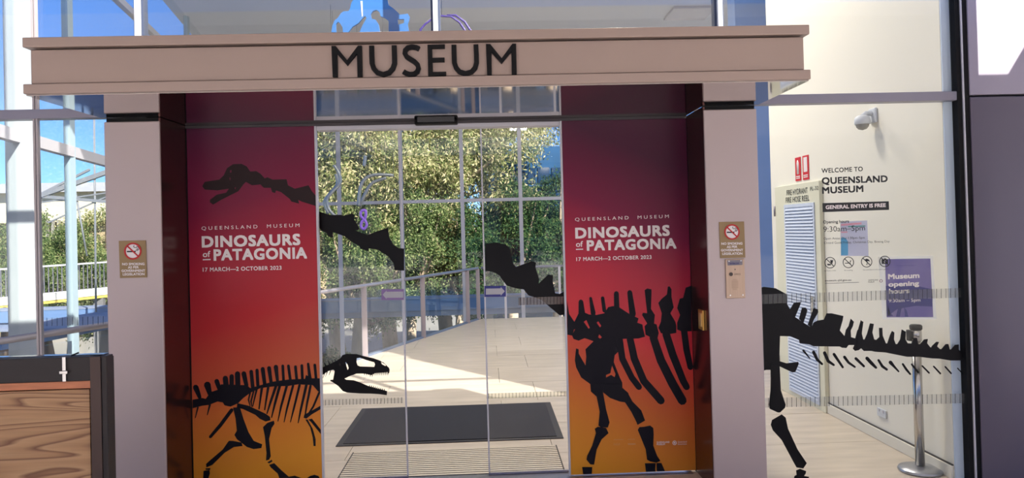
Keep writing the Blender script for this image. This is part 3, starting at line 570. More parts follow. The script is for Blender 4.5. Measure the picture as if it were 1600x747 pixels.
MB().flat([pxloop([(1314,350),(1346,347.5),(1346,350.5),(1314,353)], YPo-.0015)], YPo-.0015, .001).flat([pxloop([(1314,362),(1324,361.6),(1324,363.6),(1314,364)], YPo-.0015)], YPo-.0015, .001).build('pink_rule', mat('pink print', (226, 160, 176), .6), le)
MB().flat([pxloop([(1325,353.6),(1352,352.4),(1352,353.8),(1325,355)], YPo-.0015)], YPo-.0015, .001).build('green_rule', mat('teal print', (60, 150, 140), .6), le)
# ------------------------------------------------------------------ signs on the pillars
brown = mat('tan sign plate', (150, 122, 80), .45); red = mat('red print', (190, 24, 24), .45)
def nosmoke(cx, y0, y1, xw, ccy, rr, lines, label, slx):
    t = empty('no_smoking_sign', U(cx, y1, YP), label, 'sign')
    MB().flat([pxloop([(cx-xw, y0+.4), (cx+xw-1, y0-.4), (cx+xw+1, y1-.5), (cx-xw+2, y1+.5)], YP-.002)], YP-.002, .004).build('plate', brown, t)
    Y = YP-.007; k = Y/F_PX; c = U(cx+.3, ccy, Y); c = (c.x, c.z)
    MB().flat([ring(c, 0, rr*.86*k, 32)[0]], Y, .0008).build('white_disc', white_v, t)
    P = lambda pts: [(c[0]+x*k*rr/12, c[1]+y*k*rr/12) for x, y in pts]
    mb = MB().flat([P([(-8.5,.6),(4,.4),(4,-1.6),(-8.5,-1.4)])], Y-.001, .0008)
    mb.flat([stroke_xz(P([(4,1),(6.6,2.5),(6,4.8),(3,5),(1,6.4),(2,8.4)]), 1.0*k*rr/12)], Y-.001, .0008).flat([stroke_xz(P([(6,.5),(8.8,2.6),(8,5.8),(5,7)]), 1.0*k*rr/12)], Y-.001, .0008)
    mb.build('cigarette_mark', blk, t)
    o_, i_ = ring(c, rr*.84*k, rr*1.04*k, 40); MB().flat([o_, i_], Y-.002, .001).flat([seg2((c[0]-.64*rr*k, c[1]+.64*rr*k), (c[0]+.64*rr*k, c[1]-.64*rr*k), .17*rr*k)], Y-.002, .001).build('red_ring', red, t)
    for b_, xa_, xb_, yy in lines: text(t, 'text_line', b_, (xa_, yy+.2), (xb_, yy-.2), 3.9, Y, white_v, .03)
def stroke_xz(pts, wd):
    Lf, Rg = [], []; V_ = [Vector(p) for p in pts]
    for i, p in enumerate(V_):
        d = (V_[min(i+1, len(V_)-1)]-V_[max(i-1, 0)]).normalized(); n = Vector((-d.y, d.x))*wd/2; Lf.append(tuple(p+n)); Rg.append(tuple(p-n))
    return Lf+Rg[::-1]
nosmoke(207.5, 376, 434, 21.5, 392.5, 12.6, [('NO SMOKING', 191, 226, 414.5), ('AS PER', 200, 217, 419.6), ('GOVERNMENT', 190, 227, 425), ('LEGISLATION', 192, 226, 430.4)], 'tan no smoking sign with a red ring on the left pillar', 0)
nosmoke(1143.3, 346.5, 403, 20, 362.5, 11.8, [('NO SMOKING', 1127, 1160, 382.5), ('AS PER', 1135.5, 1152, 387.6), ('GOVERNMENT', 1126.5, 1161, 392.8), ('LEGISLATION', 1128.5, 1160, 398.2)], 'tan no smoking sign with a red ring on the right pillar, above the intercom', 0)
ic = empty('intercom_panel', U(1149, 466, YP), 'stainless steel intercom panel with a speaker grille under the right no smoking sign', 'intercom')
a = U(1132.5, 405, YP); b = U(1164, 465.5, YP)
cop = mat('warm brushed steel', (184, 158, 136), .35, .5, noise=(80, .06, (1, 1, .05)))
MB().box((a.x, YP-.012, b.z), (b.x, YP, a.z), .003).build('face_plate', cop, ic)
Y = YP-.0125; k = Y/F_PX
MB().flat([pxloop([(1136,407),(1160,406),(1160,414),(1137,415)], Y)], Y, .001).build('name_strip', mat('grey blue label', (128, 122, 130), .4), ic)
text(ic, 'lettering', 'INTERCOM', (1140.5, 413.4), (1154.5, 413), 3, Y-.001, navy, .01)
text(ic, 'lettering', 'OFFICE', (1147, 430), (1157, 429.7), 2.6, Y, blk, 0)
cb = U(1142, 428.5, Y); MB().flat([ring((cb.x, cb.z), 0, 3*k, 20)[0]], Y, .004).build('call_button', mat('dark button', (70, 56, 50), .4), ic)
cb = U(1148.5, 421, Y); MB().flat([ring((cb.x, cb.z), 0, .9*k, 10)[0]], Y, .001).build('indicator', blk, ic)
gm = MB()
for i in range(5):
    for j in range(7):
        if (i in (0, 4)) and j in (0, 6): continue
        g = U(1144+i*2.2, 437+j*2.5, Y); gm.flat([ring((g.x, g.z), 0, .55*k, 8)[0]], Y, .0006)
gm.build('speaker_holes', mat('hole brown', (110, 84, 66), .6), ic, kind='stuff')
for sx, sy in ((1139, 408), (1157.5, 407.4), (1141, 461.5), (1160.5, 461)):
    g = U(sx, sy, Y); MB().flat([ring((g.x, g.z), 0, 1.1*k, 12)[0]], Y, .003).build('screw', steel, ic)
# exit button on the right reveal
ya, yb_ = 4.50, 4.575; z0_, z1_ = U(1096, 515, 4.55).z, U(1096, 484, 4.55).z
eb = empty('door_push_button', (rp0, ya, z0_), 'small brass push plate on the dark reveal beside the right banner', 'push plate')
MB().box((rp0-.014, ya, z0_), (rp0-.0025, yb_+.02, z1_), .002).build('plate', mat('brass', (226, 178, 96), .3, .7), eb)
MB().box((rp0-.018, ya+.02, z0_+.02), (rp0-.013, yb_, z1_-.02), .002).build('button', mat('pale brass', (236, 204, 140), .3, .5), eb)
# ------------------------------------------------------------------ hydrant cupboard, fire signs, camera, outlet on the white wall
creamd = mat('cream door paint', (222, 220, 196), .55); lou = mat('pale blue white louvre', (206, 216, 232), .5)
A = UX(1216, 293, XW); B = UX(1281, 282, XW); Bf = UX(1297, 652, XW)
hy0, hy1 = Bf.y, A.y; hz1 = (A.z+B.z)/2
hc = empty('fire_hydrant_cupboard', (XW, hy0, 0), 'cream cupboard door with louvres lettered FIRE HYDRANT and FIRE HOSE REEL', 'cupboard')
MB().box((XW-.035, hy0, .0), (XW-.001, hy1, hz1), .003).build('door_panel', creamd, hc)
l0 = UX(1271, 322, XW-.035); l1 = UX(1228, 325, XW-.035); lz0 = UX(1231, 602, XW-.035).z; lzt = (l0.z+l1.z)/2
MB().box((XW-.045, l0.y-.025, lz0-.03), (XW-.036, l0.y, lzt+.03)).box((XW-.045, l1.y, lz0-.03), (XW-.036, l1.y+.025, lzt+.03)).box((XW-.045, l0.y, lzt), (XW-.036, l1.y, lzt+.03)).box((XW-.045, l0.y, lz0-.03), (XW-.036, l1.y, lz0)).build('louvre_frame', lou, hc)
nsl = 58; ph = (lzt-lz0)/nsl; sm = bpy.data.meshes.new('slat')
sv = [(-.002, 0, ph*.88), (-.002, l1.y-l0.y, ph*.88), (-.014, l1.y-l0.y, .002), (-.014, 0, .002), (.0, 0, ph*.95), (.0, l1.y-l0.y, ph*.95), (-.011, l1.y-l0.y, 0), (-.011, 0, 0)]
sm.from_pydata(sv, [], [(0,1,2,3),(7,6,5,4),(0,4,5,1),(2,6,7,3),(0,3,7,4),(1,5,6,2)]); sm.materials.append(lou)
for i in range(nsl):
    o = bpy.data.objects.new('slat', sm); COL.objects.link(o); o.parent = hc; o.location = Vector((XW-.036, l0.y, lz0+i*ph))-wloc(hc)
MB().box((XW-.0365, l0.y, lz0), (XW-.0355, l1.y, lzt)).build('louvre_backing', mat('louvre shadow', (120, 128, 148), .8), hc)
XT = XW-.0365
text(hc, 'text_line', 'FIRE HYDRANT', (1229.5, 305.5), (1262, 299), 8.5, 0, blk, 0, axis='X', X=XT); text(hc, 'text_line', 'FL-32', (1266, 298), (1279, 295.5), 6, 0, blk, 0, axis='X', X=XT); text(hc, 'text_line', 'FIRE HOSE REEL', (1228, 317), (1264.5, 311.5), 8.5, 0, blk, 0, axis='X', X=XT)
hh = UX(1282, 472, XW); MB().box((XW-.075, hh.y+.01, UX(1282, 492, XW).z), (XW-.055, hh.y+.035, UX(1282, 463, XW).z), .004).box((XW-.056, hh.y+.012, hh.z-.02), (XW-.034, hh.y+.03, hh.z+.02)).build('handle', steel, hc)
for q in (330, 560):
    z = UX(1217, q, XW).z; MB().tube([(XW-.042, hy1+.004, z-.05), (XW-.042, hy1+.004, z+.05)], .009, 8).build('hinge', alu, hc)
for n, (xa_, xb_, lab) in enumerate(((1243, 1252.5, 'left-hand red fire sign with a white extinguisher symbol above the hydrant cupboard'), (1254.5, 1265, 'right-hand red fire sign with a white hose reel symbol above the hydrant cupboard'))):
    a = UX(xa_, 247-n*3, XW); b = UX(xb_, 282-n*2, XW); t = empty('fire_sign', (XW, b.y, b.z), lab, 'sign')
    MB().box((XW-.006, b.y, b.z), (XW-.001, a.y, a.z)).build('plate', mat('fire red', (206, 34, 44), .5), t)
    cyy = (a.y+b.y)/2; wv = (a.y-b.y)
    if n == 0: m_ = MB().tube([(XW-.0075, cyy, b.z+.06), (XW-.0075, cyy, a.z-.05), (XW-.0075, cyy, a.z-.025)], [wv*.2, wv*.2, wv*.08], 12)
    else: m_ = MB().box((XW-.008, cyy-wv*.3, b.z+.07), (XW-.0065, cyy+wv*.3, a.z-.015))
    for v in range(len(m_.v)): m_.v[v] = (max(min(m_.v[v][0], XW-.0065), XW-.008), m_.v[v][1], m_.v[v][2])
    m_.build('symbol', white_v, t)
    MB().box((XW-.008, b.y+wv*.15, b.z+.035), (XW-.0065, a.y-wv*.15, b.z+.045)).box((XW-.008, b.y+wv*.15, b.z+.02), (XW-.0065, a.y-wv*.15, b.z+.028)).build('caption_line', white_v, t)
cc = UX(1366, 182, XW); t = empty('security_camera', (XW, cc.y, cc.z), 'white dome security camera on a bracket high on the cream wall', 'camera')
MB().box((XW-.02, cc.y-.05, cc.z-.05), (XW-.001, cc.y+.05, cc.z+.06), .008).build('wall_plate', whitep, t)
MB().tube([(XW-.01, cc.y, cc.z+.02), (XW-.06, cc.y, cc.z+.025), (XW-.09, cc.y, cc.z+.0)], .018, 12).build('arm', whitep, t)
MB().lathe((XW-.09, cc.y, cc.z-.055), [(.0, .065), (.03, .063), (.05, .05), (.056, .02), (.052, .0), (.05, -.002)]).build('housing', whitep, t)
MB().lathe((XW-.09, cc.y, cc.z-.055), [(.046, .0), (.042, -.02), (.028, -.036), (.0, -.044)]).build('dome', mat('smoked dome', (150, 148, 140), .1), t)
a = UX(1372.5, 638, XW); b = UX(1386.5, 655, XW); t = empty('power_outlet', (XW, b.y, b.z), 'white power outlet low on the cream wall beside the post', 'outlet')
MB().box((XW-.012, b.y, b.z), (XW-.001, a.y, a.z+.01), .003).build('plate', whitep, t)
MB().box((XW-.016, b.y+.025, (a.z+b.z)/2+.012), (XW-.0125, b.y+.04, (a.z+b.z)/2+.03)).box((XW-.016, a.y-.04, (a.z+b.z)/2+.012), (XW-.0125, a.y-.025, (a.z+b.z)/2+.03)).build('switch', alu_w, t)
# ------------------------------------------------------------------ queue post
pb = U(1432, 737, 5.0); px_ = U(1437, 700, 4.63).x
qp = empty('queue_post', (px_, 4.63, 0), 'chrome queue barrier post with a black cap and round base behind the right window', 'post')
YQ = 4.63; kz = YQ/F_PX
pzt = U(1424, 508, YQ).z
MB().lathe((px_, YQ, 0), [(0, .0), (.128, .0), (.132, .01), (.126, .022), (.06, .03), (.035, .036), (0, .036)], 48).build('base', mat('satin steel', (172, 174, 180), .3, .8), qp)
MB().tube([(px_, YQ, .04), (px_, YQ, pzt-.10)], .028, 28).build('pole', steel, qp)
MB().tube([(px_, YQ, pzt-.10), (px_, YQ, pzt-.025)], .033, 28).build('cassette', steel, qp)
MB().lathe((px_, YQ, pzt-.025), [(.0, -.002), (.037, -.002), (.038, .018), (.031, .027), (0, .028)]).build('cap', black, qp)
MB().box((px_-.056, YQ-.018, pzt-.1), (px_-.034, YQ+.018, pzt-.03), .004).build('belt_clip', black, qp)
# ------------------------------------------------------------------ door mat and recessed grille
q = [UZ(*p) for p in ((525, 700), (563, 641), (858, 628), (882, 684))]
mx0, mx1 = (q[0].x+q[1].x)/2, (q[2].x+q[3].x)/2; my0, my1 = (q[0].y+q[3].y)/2, (q[1].y+q[2].y)/2
dm = empty('door_mat', ((mx0+mx1)/2, my0, 0), 'large charcoal ribbed door mat lying on the pale stone floor inside the doors', 'mat')
MB().box((mx0, my0, .001), (mx1, my1, .007), .003).build('rubber_edge', mat('mat rubber', (28, 28, 33), .7), dm)
MB().box((mx0+.05, my0+.04, .0055), (mx1-.05, my1-.04, .013), .003).build('pile', mat('charcoal pile', (34, 35, 42), .95, noise=(160, .35), bump=(400, .5)), dm)
g0 = (UZ(552, 707).x+UZ(529, 744).x)/2; g1 = (UZ(870, 696).x+UZ(884, 740).x)/2; gy1 = (UZ(552, 707).y+UZ(870, 696).y)/2; gy0 = 4.885
gm_ = empty('entrance_grille', ((g0+g1)/2, gy0, 0), 'ribbed metal entrance grating set in the floor between the doors and the mat', 'grating')
MB().box((g0, gy0, .0008), (g1, gy1, .003)).build('tray', mat('grille tray', (46, 42, 40), .8), gm_)
n = 14; st = (gy1-gy0)/n
gs = bpy.data.meshes.new('rib'); W_ = g1-g0-.02
gs.from_pydata([(0,0,0),(W_,0,0),(W_,st*.6,0),(0,st*.6,0),(0,0,.003),(W_,0,.003),(W_,st*.6,.003),(0,st*.6,.003)], [], [(4,5,6,7),(0,1,5,4),(1,2,6,5),(2,3,7,6),(3,0,4,7),(3,2,1,0)]); gs.materials.append(mat('grille rib', (206, 196, 176), .5, .2))
for i in range(n):
    o = bpy.data.objects.new('rib', gs); COL.objects.link(o); o.parent = gm_; o.location = Vector((g0+.01, gy0+.005+i*st, .003))-wloc(gm_)
# ------------------------------------------------------------------ balustrade on the landing edge
posts_px = [563, 656, 727, 762]
bal = empty('balustrade', (E0.x, E0.y, 0), 'glass balustrade with a round handrail running diagonally across the foyer edge', 'balustrade')
def epos(px):                                     # where the pixel column meets the diagonal edge
    d = ray(px, 530); t = 0
    for _ in range(60):
        y = 6+t*.15; t += 1
    lo, hi = 4.8, 13.5
    for _ in range(50):
        mid = (lo+hi)/2; x = edge_x(mid); r = x/mid - d.x/d.y
        if r < 0: lo = mid
        else: hi = mid
    return Vector((edge_x(lo)+.06, lo, 0))
HR = .94
rail0 = Vector((edge_x(5.0)+.06, 5.0, HR)); railc = Vector((edge_x(YEND-.1)+.06, YEND-.1, HR)); rail1 = Vector((XR-.2, YEND-.1, HR))
rm = mat('silver handrail', (176, 170, 172), .3, .7)
MB().tube([rail0, railc], .025, 12).build('handrail', rm, bal)
ps = [Vector((edge_x(6.4)+.06, 6.4, 0))]+[epos(p) for p in posts_px]
for p in ps:
    MB().box((p.x-.035, p.y-.02, 0), (p.x+.035, p.y+.02, HR-.01), .004).build('post', mat('warm grey post', (168, 158, 160), .4, .4), bal)
for p, q_ in zip([rail0]+ps[:-1], ps):
    p = Vector((p.x, p.y, 0)); q2 = Vector((q_.x, q_.y, 0)); d = (q2-p).normalized()
    if (q2-p).length < .4: continue
    MB().bar(p+d*.06+Vector((0, 0, .46)), q2-d*.06+Vector((0, 0, .46)), .012, .8).build('glass_panel', GLR, bal)
MB().bar((rail0.x-.03, rail0.y, .012), (railc.x-.03, railc.y, .012), .07, .02).build('base_channel', mat('blue grey channel', (120, 136, 160), .4, .3), bal)
bal2 = empty('rear_balustrade', (railc.x+.2, YEND-.1, 0), 'low metal balustrade across the back of the foyer, right of the corner', 'balustrade')
MB().tube([railc+Vector((.06, 0, 0)), rail1], .022, 12).build('handrail', rm, bal2)
x = railc.x+.5
while x < XR-.3:
    MB().box((x-.02, YEND-.12, 0), (x+.02, YEND-.08, HR), .003).build('post', alu_w, bal2)
    MB().box((x+.04, YEND-.106, .08), (x+.94, YEND-.094, .85)).build('glass_panel', GLR, bal2); x += 1.0
# ------------------------------------------------------------------ rear glass wall
YR = 16.0
rw = empty('window_9', (0, YR, ZL), kind='structure')
zr = U(700, 314, YR).z
mx = [U(p, q, YR).x for p, q in ((530, 300), (627, 300), (722, 300), (813, 300))]; dx = (mx[3]-mx[0])/3
mp = [mx[0]-dx*k for k in (3, 2, 1)]+mx+[mx[3]+dx*k for k in range(1, 6)]
x0r, x1r = -5.6, XR
for x in mp:
    if x < x0r: continue
    MB().box((x-.04, YR-.05, ZL), (x+.04, YR+.03, ZROOF)).build('mullion', alu_w, rw)
for z in (zr, zr+2.35, -2.0): MB().box((x0r, YR-.04, z-.035), (x1r, YR+.02, z+.035)).build('transom', alu_w, rw)
ed_ = [x0r]+[x for x in mp if x0r < x < x1r]+[x1r]
for a_, b_ in zip(ed_[:-1], ed_[1:]):
    for z0_, z1_ in ((ZL, -2.0), (-2.0, zr), (zr, zr+2.35), (zr+2.35, ZROOF)): MB().box((a_+.04, YR, z0_+.04), (b_-.04, YR+.012, z1_-.04)).build('glass_pane', GLR, rw)
# ------------------------------------------------------------------ left glass side wall with columns
sx0 = xat(8, 300, 4.62)
def side_x(y): return m1.x-.164*(y-7.15)
c1 = U(31, 300, 6.06); m1 = U(110, 300, 7.15); SLP = (m1.x-c1.x)/(7.15-6.06)
sw = empty('window_10', (side_x(6), 6, 0), kind='structure')
zb0 = U(100, 236, 7.1).z
def sp_(y, z): return Vector((side_x(y), y, z))
for z, h in ((zb0, .10), (4.4, .08)): MB().bar(sp_(4.7, z), sp_(16, z), .07, h).build('transom', alu_w, sw)
for y in (7.15, 9.6, 12.0, 14.4): MB().bar(sp_(y, ZL), sp_(y, ZROOF), .06, .09).build('mullion', mat('pale teal mullion', (156, 176, 186), .5), sw)
for a_, b_ in ((4.7, 7.1), (7.2, 9.55), (9.65, 11.95), (12.05, 14.35), (14.45, 15.9)):
    for z0_, z1_ in ((ZL, zb0-.06), (zb0+.06, ZROOF)): MB().bar(sp_(a_, (z0_+z1_)/2), sp_(b_, (z0_+z1_)/2), .012, z1_-z0_).build('glass_pane', GLR, sw)
colm = mat('white painted column', (176, 184, 188), .55)
co = empty('steel_column', (c1.x, 6.06, ZL), 'thick square white steel column inside the glass at the far left', 'column')
MB().box((c1.x-.115, 6.06, ZL), (c1.x+.115, 6.11, ZROOF), .008).build('shaft', colm, co)
MB().box((c1.x-.16, 5.98, ZL), (c1.x+.16, 6.19, ZL+.03)).build('base_plate', alu, co)
# upper transom whose shadow crosses the column
struct('trim_21', MB().box((XL, YF+.03, 3.24), (xe, YG+.045, 3.30)), alu)
# ------------------------------------------------------------------ wooden counter in the left foreground
YK = 3.35
kt = UZ(0, 0, 0) if False else None
zk = U(80, 559, YK).z; xk1 = U(172, 620, YK).x; xk0 = U(-60, 620, YK).x
kc = empty('timber_screen', ((xk0+xk1)/2, YK, 0), 'plywood panel screen in a black steel frame at the lower left', 'screen')
fr = mat('black steel frame', (44, 38, 36), .45, .3); fr2 = mat('dark brown steel', (74, 58, 52), .4, .4)
zpt = U(80, 597, YK).z
MB().box((xk0, YK, zpt), (U(158, 600, YK).x, YK+.05, zk), .004).build('top_rail', fr, kc)
MB().box((U(142, 650, YK).x, YK-.004, 0), (U(159, 650, YK).x, YK+.05, zk-.0), .004).build('corner_post', fr2, kc)
MB().box((U(159.5, 650, YK).x, YK, 0), (U(168, 650, YK).x, YK+.06, zk), .003).build('side_angle', fr, kc)
def wood():
    m = bpy.data.materials.new('plywood grain'); m.use_nodes = True; t = m.node_tree; b = t.nodes['Principled BSDF']
    tc = t.nodes.new('ShaderNodeTexCoord'); mp_ = t.nodes.new('ShaderNodeMapping'); mp_.inputs['Scale'].default_value = (.3, 1, 2.8); mp_.inputs['Location'].default_value = (.35, 0, .1)
    n = t.nodes.new('ShaderNodeTexNoise'); n.inputs['Scale'].default_value = 2.2; n.inputs['Detail'].default_value = 1.5; n.inputs['Distortion'].default_value = .4
    mu = t.nodes.new('ShaderNodeMath'); mu.operation = 'MULTIPLY'; mu.inputs[1].default_value = 15; fr_ = t.nodes.new('ShaderNodeMath'); fr_.operation = 'FRACT'
    r = t.nodes.new('ShaderNodeValToRGB'); e = r.color_ramp.elements
    e[0].position = 0; e[0].color = lin((200, 156, 110)); e[1].position = .6; e[1].color = lin((184, 138, 94)); e.new(.85).color = lin((132, 88, 58)); e.new(1).color = lin((198, 154, 108))
    n2 = t.nodes.new('ShaderNodeTexNoise'); n2.inputs['Scale'].default_value = 90; n2.inputs['Detail'].default_value = 5; mp2 = t.nodes.new('ShaderNodeMapping'); mp2.inputs['Scale'].default_value = (.06, 1, 1)
    mxx = t.nodes.new('ShaderNodeMixRGB'); mxx.blend_type = 'MULTIPLY'; mxx.inputs[0].default_value = .35
    L = t.links.new; L(tc.outputs['Object'], mp_.inputs[0]); L(mp_.outputs[0], n.inputs[0]); L(n.outputs[0], mu.inputs[0]); L(mu.outputs[0], fr_.inputs[0]); L(fr_.outputs[0], r.inputs[0])
    L(tc.outputs['Object'], mp2.inputs[0]); L(mp2.outputs[0], n2.inputs[0]); L(r.outputs[0], mxx.inputs[1]); L(n2.outputs[0], mxx.inputs[2]); L(mxx.outputs[0], b.inputs['Base Color']); b.inputs['Roughness'].default_value = .5
    return m
MB().box((xk0, YK+.012, .05), (U(138, 650, YK).x, YK+.03, U(80, 611, YK).z), .001).build('plywood_panel', wood(), kc)
MB().box((xk0, YK+.006, U(80, 609, YK).z), (U(141, 650, YK).x, YK+.04, zpt-.001), .002).build('panel_cap', mat('orange timber edge', (196, 122, 82), .5, noise=(14, .2, (.4, 1, 3))), kc)
MB().box((xk0, YK+.03, zk-.005), (U(158, 600, YK).x, YK+.075, zk+.004), .003).build('worktop', mat('dark glossy top', (60, 70, 86), .12), kc)
MB().box((xk0, YK+.05, 0), (U(166, 600, YK).x, YK+.07, zk-.01)).build('back_panel', fr, kc)
la = U(102, 590, YK)
lt = MB().box((la.x-.008, YK-.01, U(102, 596, YK).z), (la.x+.008, YK-.001, zk+.003), .002).build('latch', steel, kc)
MB().box((la.x-.018, YK-.016, la.z+.018), (la.x+.018, YK-.0105, la.z+.032), .003).build('latch_bolt', steel, lt)
MB().tube([(la.x+.02, YK+.015, zk+.004), (la.x+.05, YK+.02, zk+.016)], .004, 6).build('cable_end', black, kc)
# ------------------------------------------------------------------ blue cut-out and purple loops above the header, behind the glass
YBc = 4.9
bs = empty('blue_cutout', U(580, 55, YBc), 'bright blue cut-out panel behind the upper glass above the word MUSEUM', 'sculpture')
Kb, SKb = (500, 0), 6.4
blue = mat('bright sky blue acrylic', (52, 112, 176), .5)
outer = [(120,330),(128,270),(150,215),(190,180),(215,140),(240,122),(290,118),(305,95),(318,40),(335,10),(400,-30),(640,-30),(675,-10),(690,60),(740,95),(790,140),(800,155),(850,150),(880,145),(900,175),(892,215),(880,250),(895,330),(690,330),(690,215),(650,185),(610,170),(600,130),(570,108),(535,118),(512,150),(520,195),(560,205),(590,250),(605,330),(400,330),(420,280),(470,190),(455,168),(430,190),(390,240),(330,275),(290,330),(235,330),(230,280),(205,240),(185,225),(165,250),(165,330)]
MB().flat([pxloop(outer, YBc, Kb, SKb), pxloop([(778,200),(845,200),(842,240),(785,255)], YBc, Kb, SKb)], YBc, .02).build('panel', blue, bs)
MB().flat([pxloop([(405,10),(425,10),(430,160),(418,170)], YBc-.021, Kb, SKb)], YBc-.021, .002).build('pale_stripe', whitep, bs)
t0 = U(560, 0, YBc)
MB().tube([U(555, -4, YBc+.01), U(555, -4, YBc+.01)+Vector((0, 0, 5.2-U(555, -4, YBc).z))], .003, 6).tube([U(605, -4, YBc+.01), U(605, -4, YBc+.01)+Vector((0, 0, 5.2-U(605, -4, YBc).z))], .003, 6).build('hanging_wire', steel, bs)
pl = empty('purple_loop', U(695, 55, YBc+.2), 'thin purple looped tube behind the upper glass, right of the blue cut-out', 'sculpture')
pur = mat('purple tube', (62, 44, 130), .4)
MB().tube([U(x, y, YBc+.2) for x, y in ((654,70),(657,46),(664,38),(675,30),(690,25),(705,26),(718,35),(728,50),(732,66),(722,84),(690,92),(660,84),(652,70))], .008, 8).build('outer_loop', pur, pl)
MB().tube([U(x, y, YBc+.2) for x, y in ((698,24),(712,24),(726,34),(738,52),(744,70),(738,86),(715,94))], .008, 8).build('inner_loop', pur, pl)
h_ = U(690, 25, YBc+.2); MB().tube([h_, Vector((h_.x, h_.y, ZROOF))], .003, 5).build('hanging_wire', steel, pl)
# ------------------------------------------------------------------ tubes modelled in place of sign reflections in the glass
YT = 11.5
ts = empty('reflection_tubes', U(575, 340, YT), 'bent silver tubes standing in for sign reflections above the diagonal handrail', 'sculpture')
def curve(pts, n=6):
    P = [Vector(U(x, y, YT+dz)) for x, y, dz in pts]; o = []
    for i in range(len(P)-1):
        a, b, c, d = P[max(i-1, 0)], P[i], P[i+1], P[min(i+2, len(P)-1)]
        for k in range(n):
            t = k/n; o.append(.5*((2*b)+(c-a)*t+(2*a-5*b+4*c-d)*t*t+(3*b-a-3*c+d)*t**3))
    o.append(P[-1]); return o
tubm = mat('grey satin tube', (150, 158, 162), .3, .5)
tubes = [[(522,258,0),(530,272,0),(531,287,0),(520,299,0),(511,312,0),(514,327,0),(524,338,0)], [(525,272,.3),(527,288,.3),(516,302,.3),(507,316,.3),(513,334,.3)], [(615,274,0),(587,273,0),(571,279,0),(563,294,0),(560,322,0)], [(603,278,.4),(582,286,.4),(571,302,.4),(562,322,.4)], [(571,243,0),(569,260,0)]]
for tp in tubes:
    c_ = curve(tp); MB().tube(c_, .026, 10).tube([c_[0], Vector((c_[0].x, c_[0].y, ZROOF-.002))], .0025, 5).build('tube', tubm, ts)
c_ = curve([(564,330,0),(571,329,0),(571,340,0),(566,346,0),(564,353,0),(568,358,0),(573,352,0),(570,344,0),(564,338,0),(564,330,0)], 4)
pf = empty('reflection_loop', c_[0], 'small purple looped tube standing in for a reflection beneath the bent silver tubes', 'sculpture')  # loop likewise modelled from a reflection
MB().tube(c_, .022, 8).build('loop', mat('lilac tube', (150, 110, 220), .4), pf)
MB().tube([c_[0], Vector((c_[0].x, c_[0].y, ZROOF))], .0025, 5).build('hanging_wire', steel, pf)
# ------------------------------------------------------------------ outside: beams, bridges, buildings
bm_ = mat('blue painted beam', (104, 134, 176), .5)
b_ = empty('blue_walkway_beam', (0, 18, -.3), 'long blue footbridge edge crossing behind the rear glass', 'beam')
z0_, z1_ = U(640, 486, 18).z, U(640, 468, 18).z
MB().box((-14, 18, z0_), (8, 18.4, z1_)).build('fascia', bm_, b_)
MB().box((-14, 17.99, z1_), (8, 18.6, z1_+.03)).build('deck', mat('walkway deck', (140, 150, 170), .6), b_)
MB().box((-14, 18.05, z0_-.14), (8, 18.3, z0_-.001)).build('lower_flange', mat('blue grey flange', (120, 134, 160), .5), b_)
for x in (-12, -6, 0, 6): MB().box((x-.12, 18.08, ZL), (x+.12, 18.32, z0_-.142)).build('support_pier', mat('dull pier', (120, 118, 118), .8), b_)
P0 = U(-10, 540, 12.6); P1 = U(172, 506, 15.6)
lb = empty('blue_ramp_beam', P0, 'sloping blue ramp edge outside the left window, above the wooden screen', 'beam')
MB().bar(P0, P1, .3, .16).build('fascia', bm_, lb)
MB().bar(P0+Vector((0, 1.2, .1)), P1+Vector((0, 1.2, .1)), 2.0, .05).build('deck', mat('walkway deck', (140, 150, 170), .6), lb)
for f in (.1, .85): pp = P0.lerp(P1, f); MB().box((pp.x-.1, pp.y+.3, ZL), (pp.x+.1, pp.y+.5, pp.z)).build('support_pier', mat('dull pier', (120, 118, 118), .8), lb)
P0 = U(-10, 472, 21); P1 = U(190, 452, 24)
wb = empty('white_footbridge', P0, 'white railed footbridge crossing in front of the trees outside the left window', 'bridge')
MB().bar(P0, P1, .25, .22).build('fascia', mat('bridge white', (226, 224, 214), .6), wb)
MB().bar(P0-Vector((0, .02, .16)), P1-Vector((0, .02, .16)), .27, .07).build('yellow_edge', mat('yellow edge', (206, 186, 90), .6), wb)
for i in range(30):
    pp = P0.lerp(P1, i/29); MB().bar(pp+Vector((0, -.1, .1)), pp+Vector((0, -.1, .9)), .02, .02).build('baluster', alu, wb)
MB().bar(P0+Vector((0, -.1, .9)), P1+Vector((0, -.1, .9)), .05, .05).build('handrail', alu_w, wb)
for f in (.15, .8): pp = P0.lerp(P1, f); MB().box((pp.x-.15, pp.y-.05, ZL), (pp.x+.15, pp.y+.1, pp.z-.2)).build('support_pier', mat('dull pier', (120, 118, 118), .8), wb)
# cream curved building far left
cbd = empty('cream_building', (-26, 46, ZL), 'far cream building with a low curved roof left of the entrance', 'building')
def arc(z0, z1, r, name, m, bulge=0.0, n=24):
    vs = []; fs = []; cx_, cy2 = U(105, 330, 46+r*.0).x-2, 46+22
    for i in range(n+1):
        a = math.radians(-160+140*i/n); x = cx_+26*math.cos(a); y = cy2+22*math.sin(a)+r
        vs += [(x, y, z0), (x, y, z1+bulge*math.sin(math.pi*i/n))]
    for i in range(n): fs.append((2*i, 2*i+2, 2*i+3, 2*i+1))
    mb = MB(); mb.add(vs, fs, True)
    vs2 = [(v[0], v[1]+1.0, v[2]) for v in vs]; m0 = len(vs); mb.add(vs2, [f[::-1] for f in fs], True)
    mb.add(vs+vs2, [(2*i+1, 2*i+3, m0+2*i+3, m0+2*i+1) for i in range(n)], True)
    return mb.build(name, m, cbd)
zc1 = U(100, 347, 46).z; zc2 = U(100, 302, 46).z
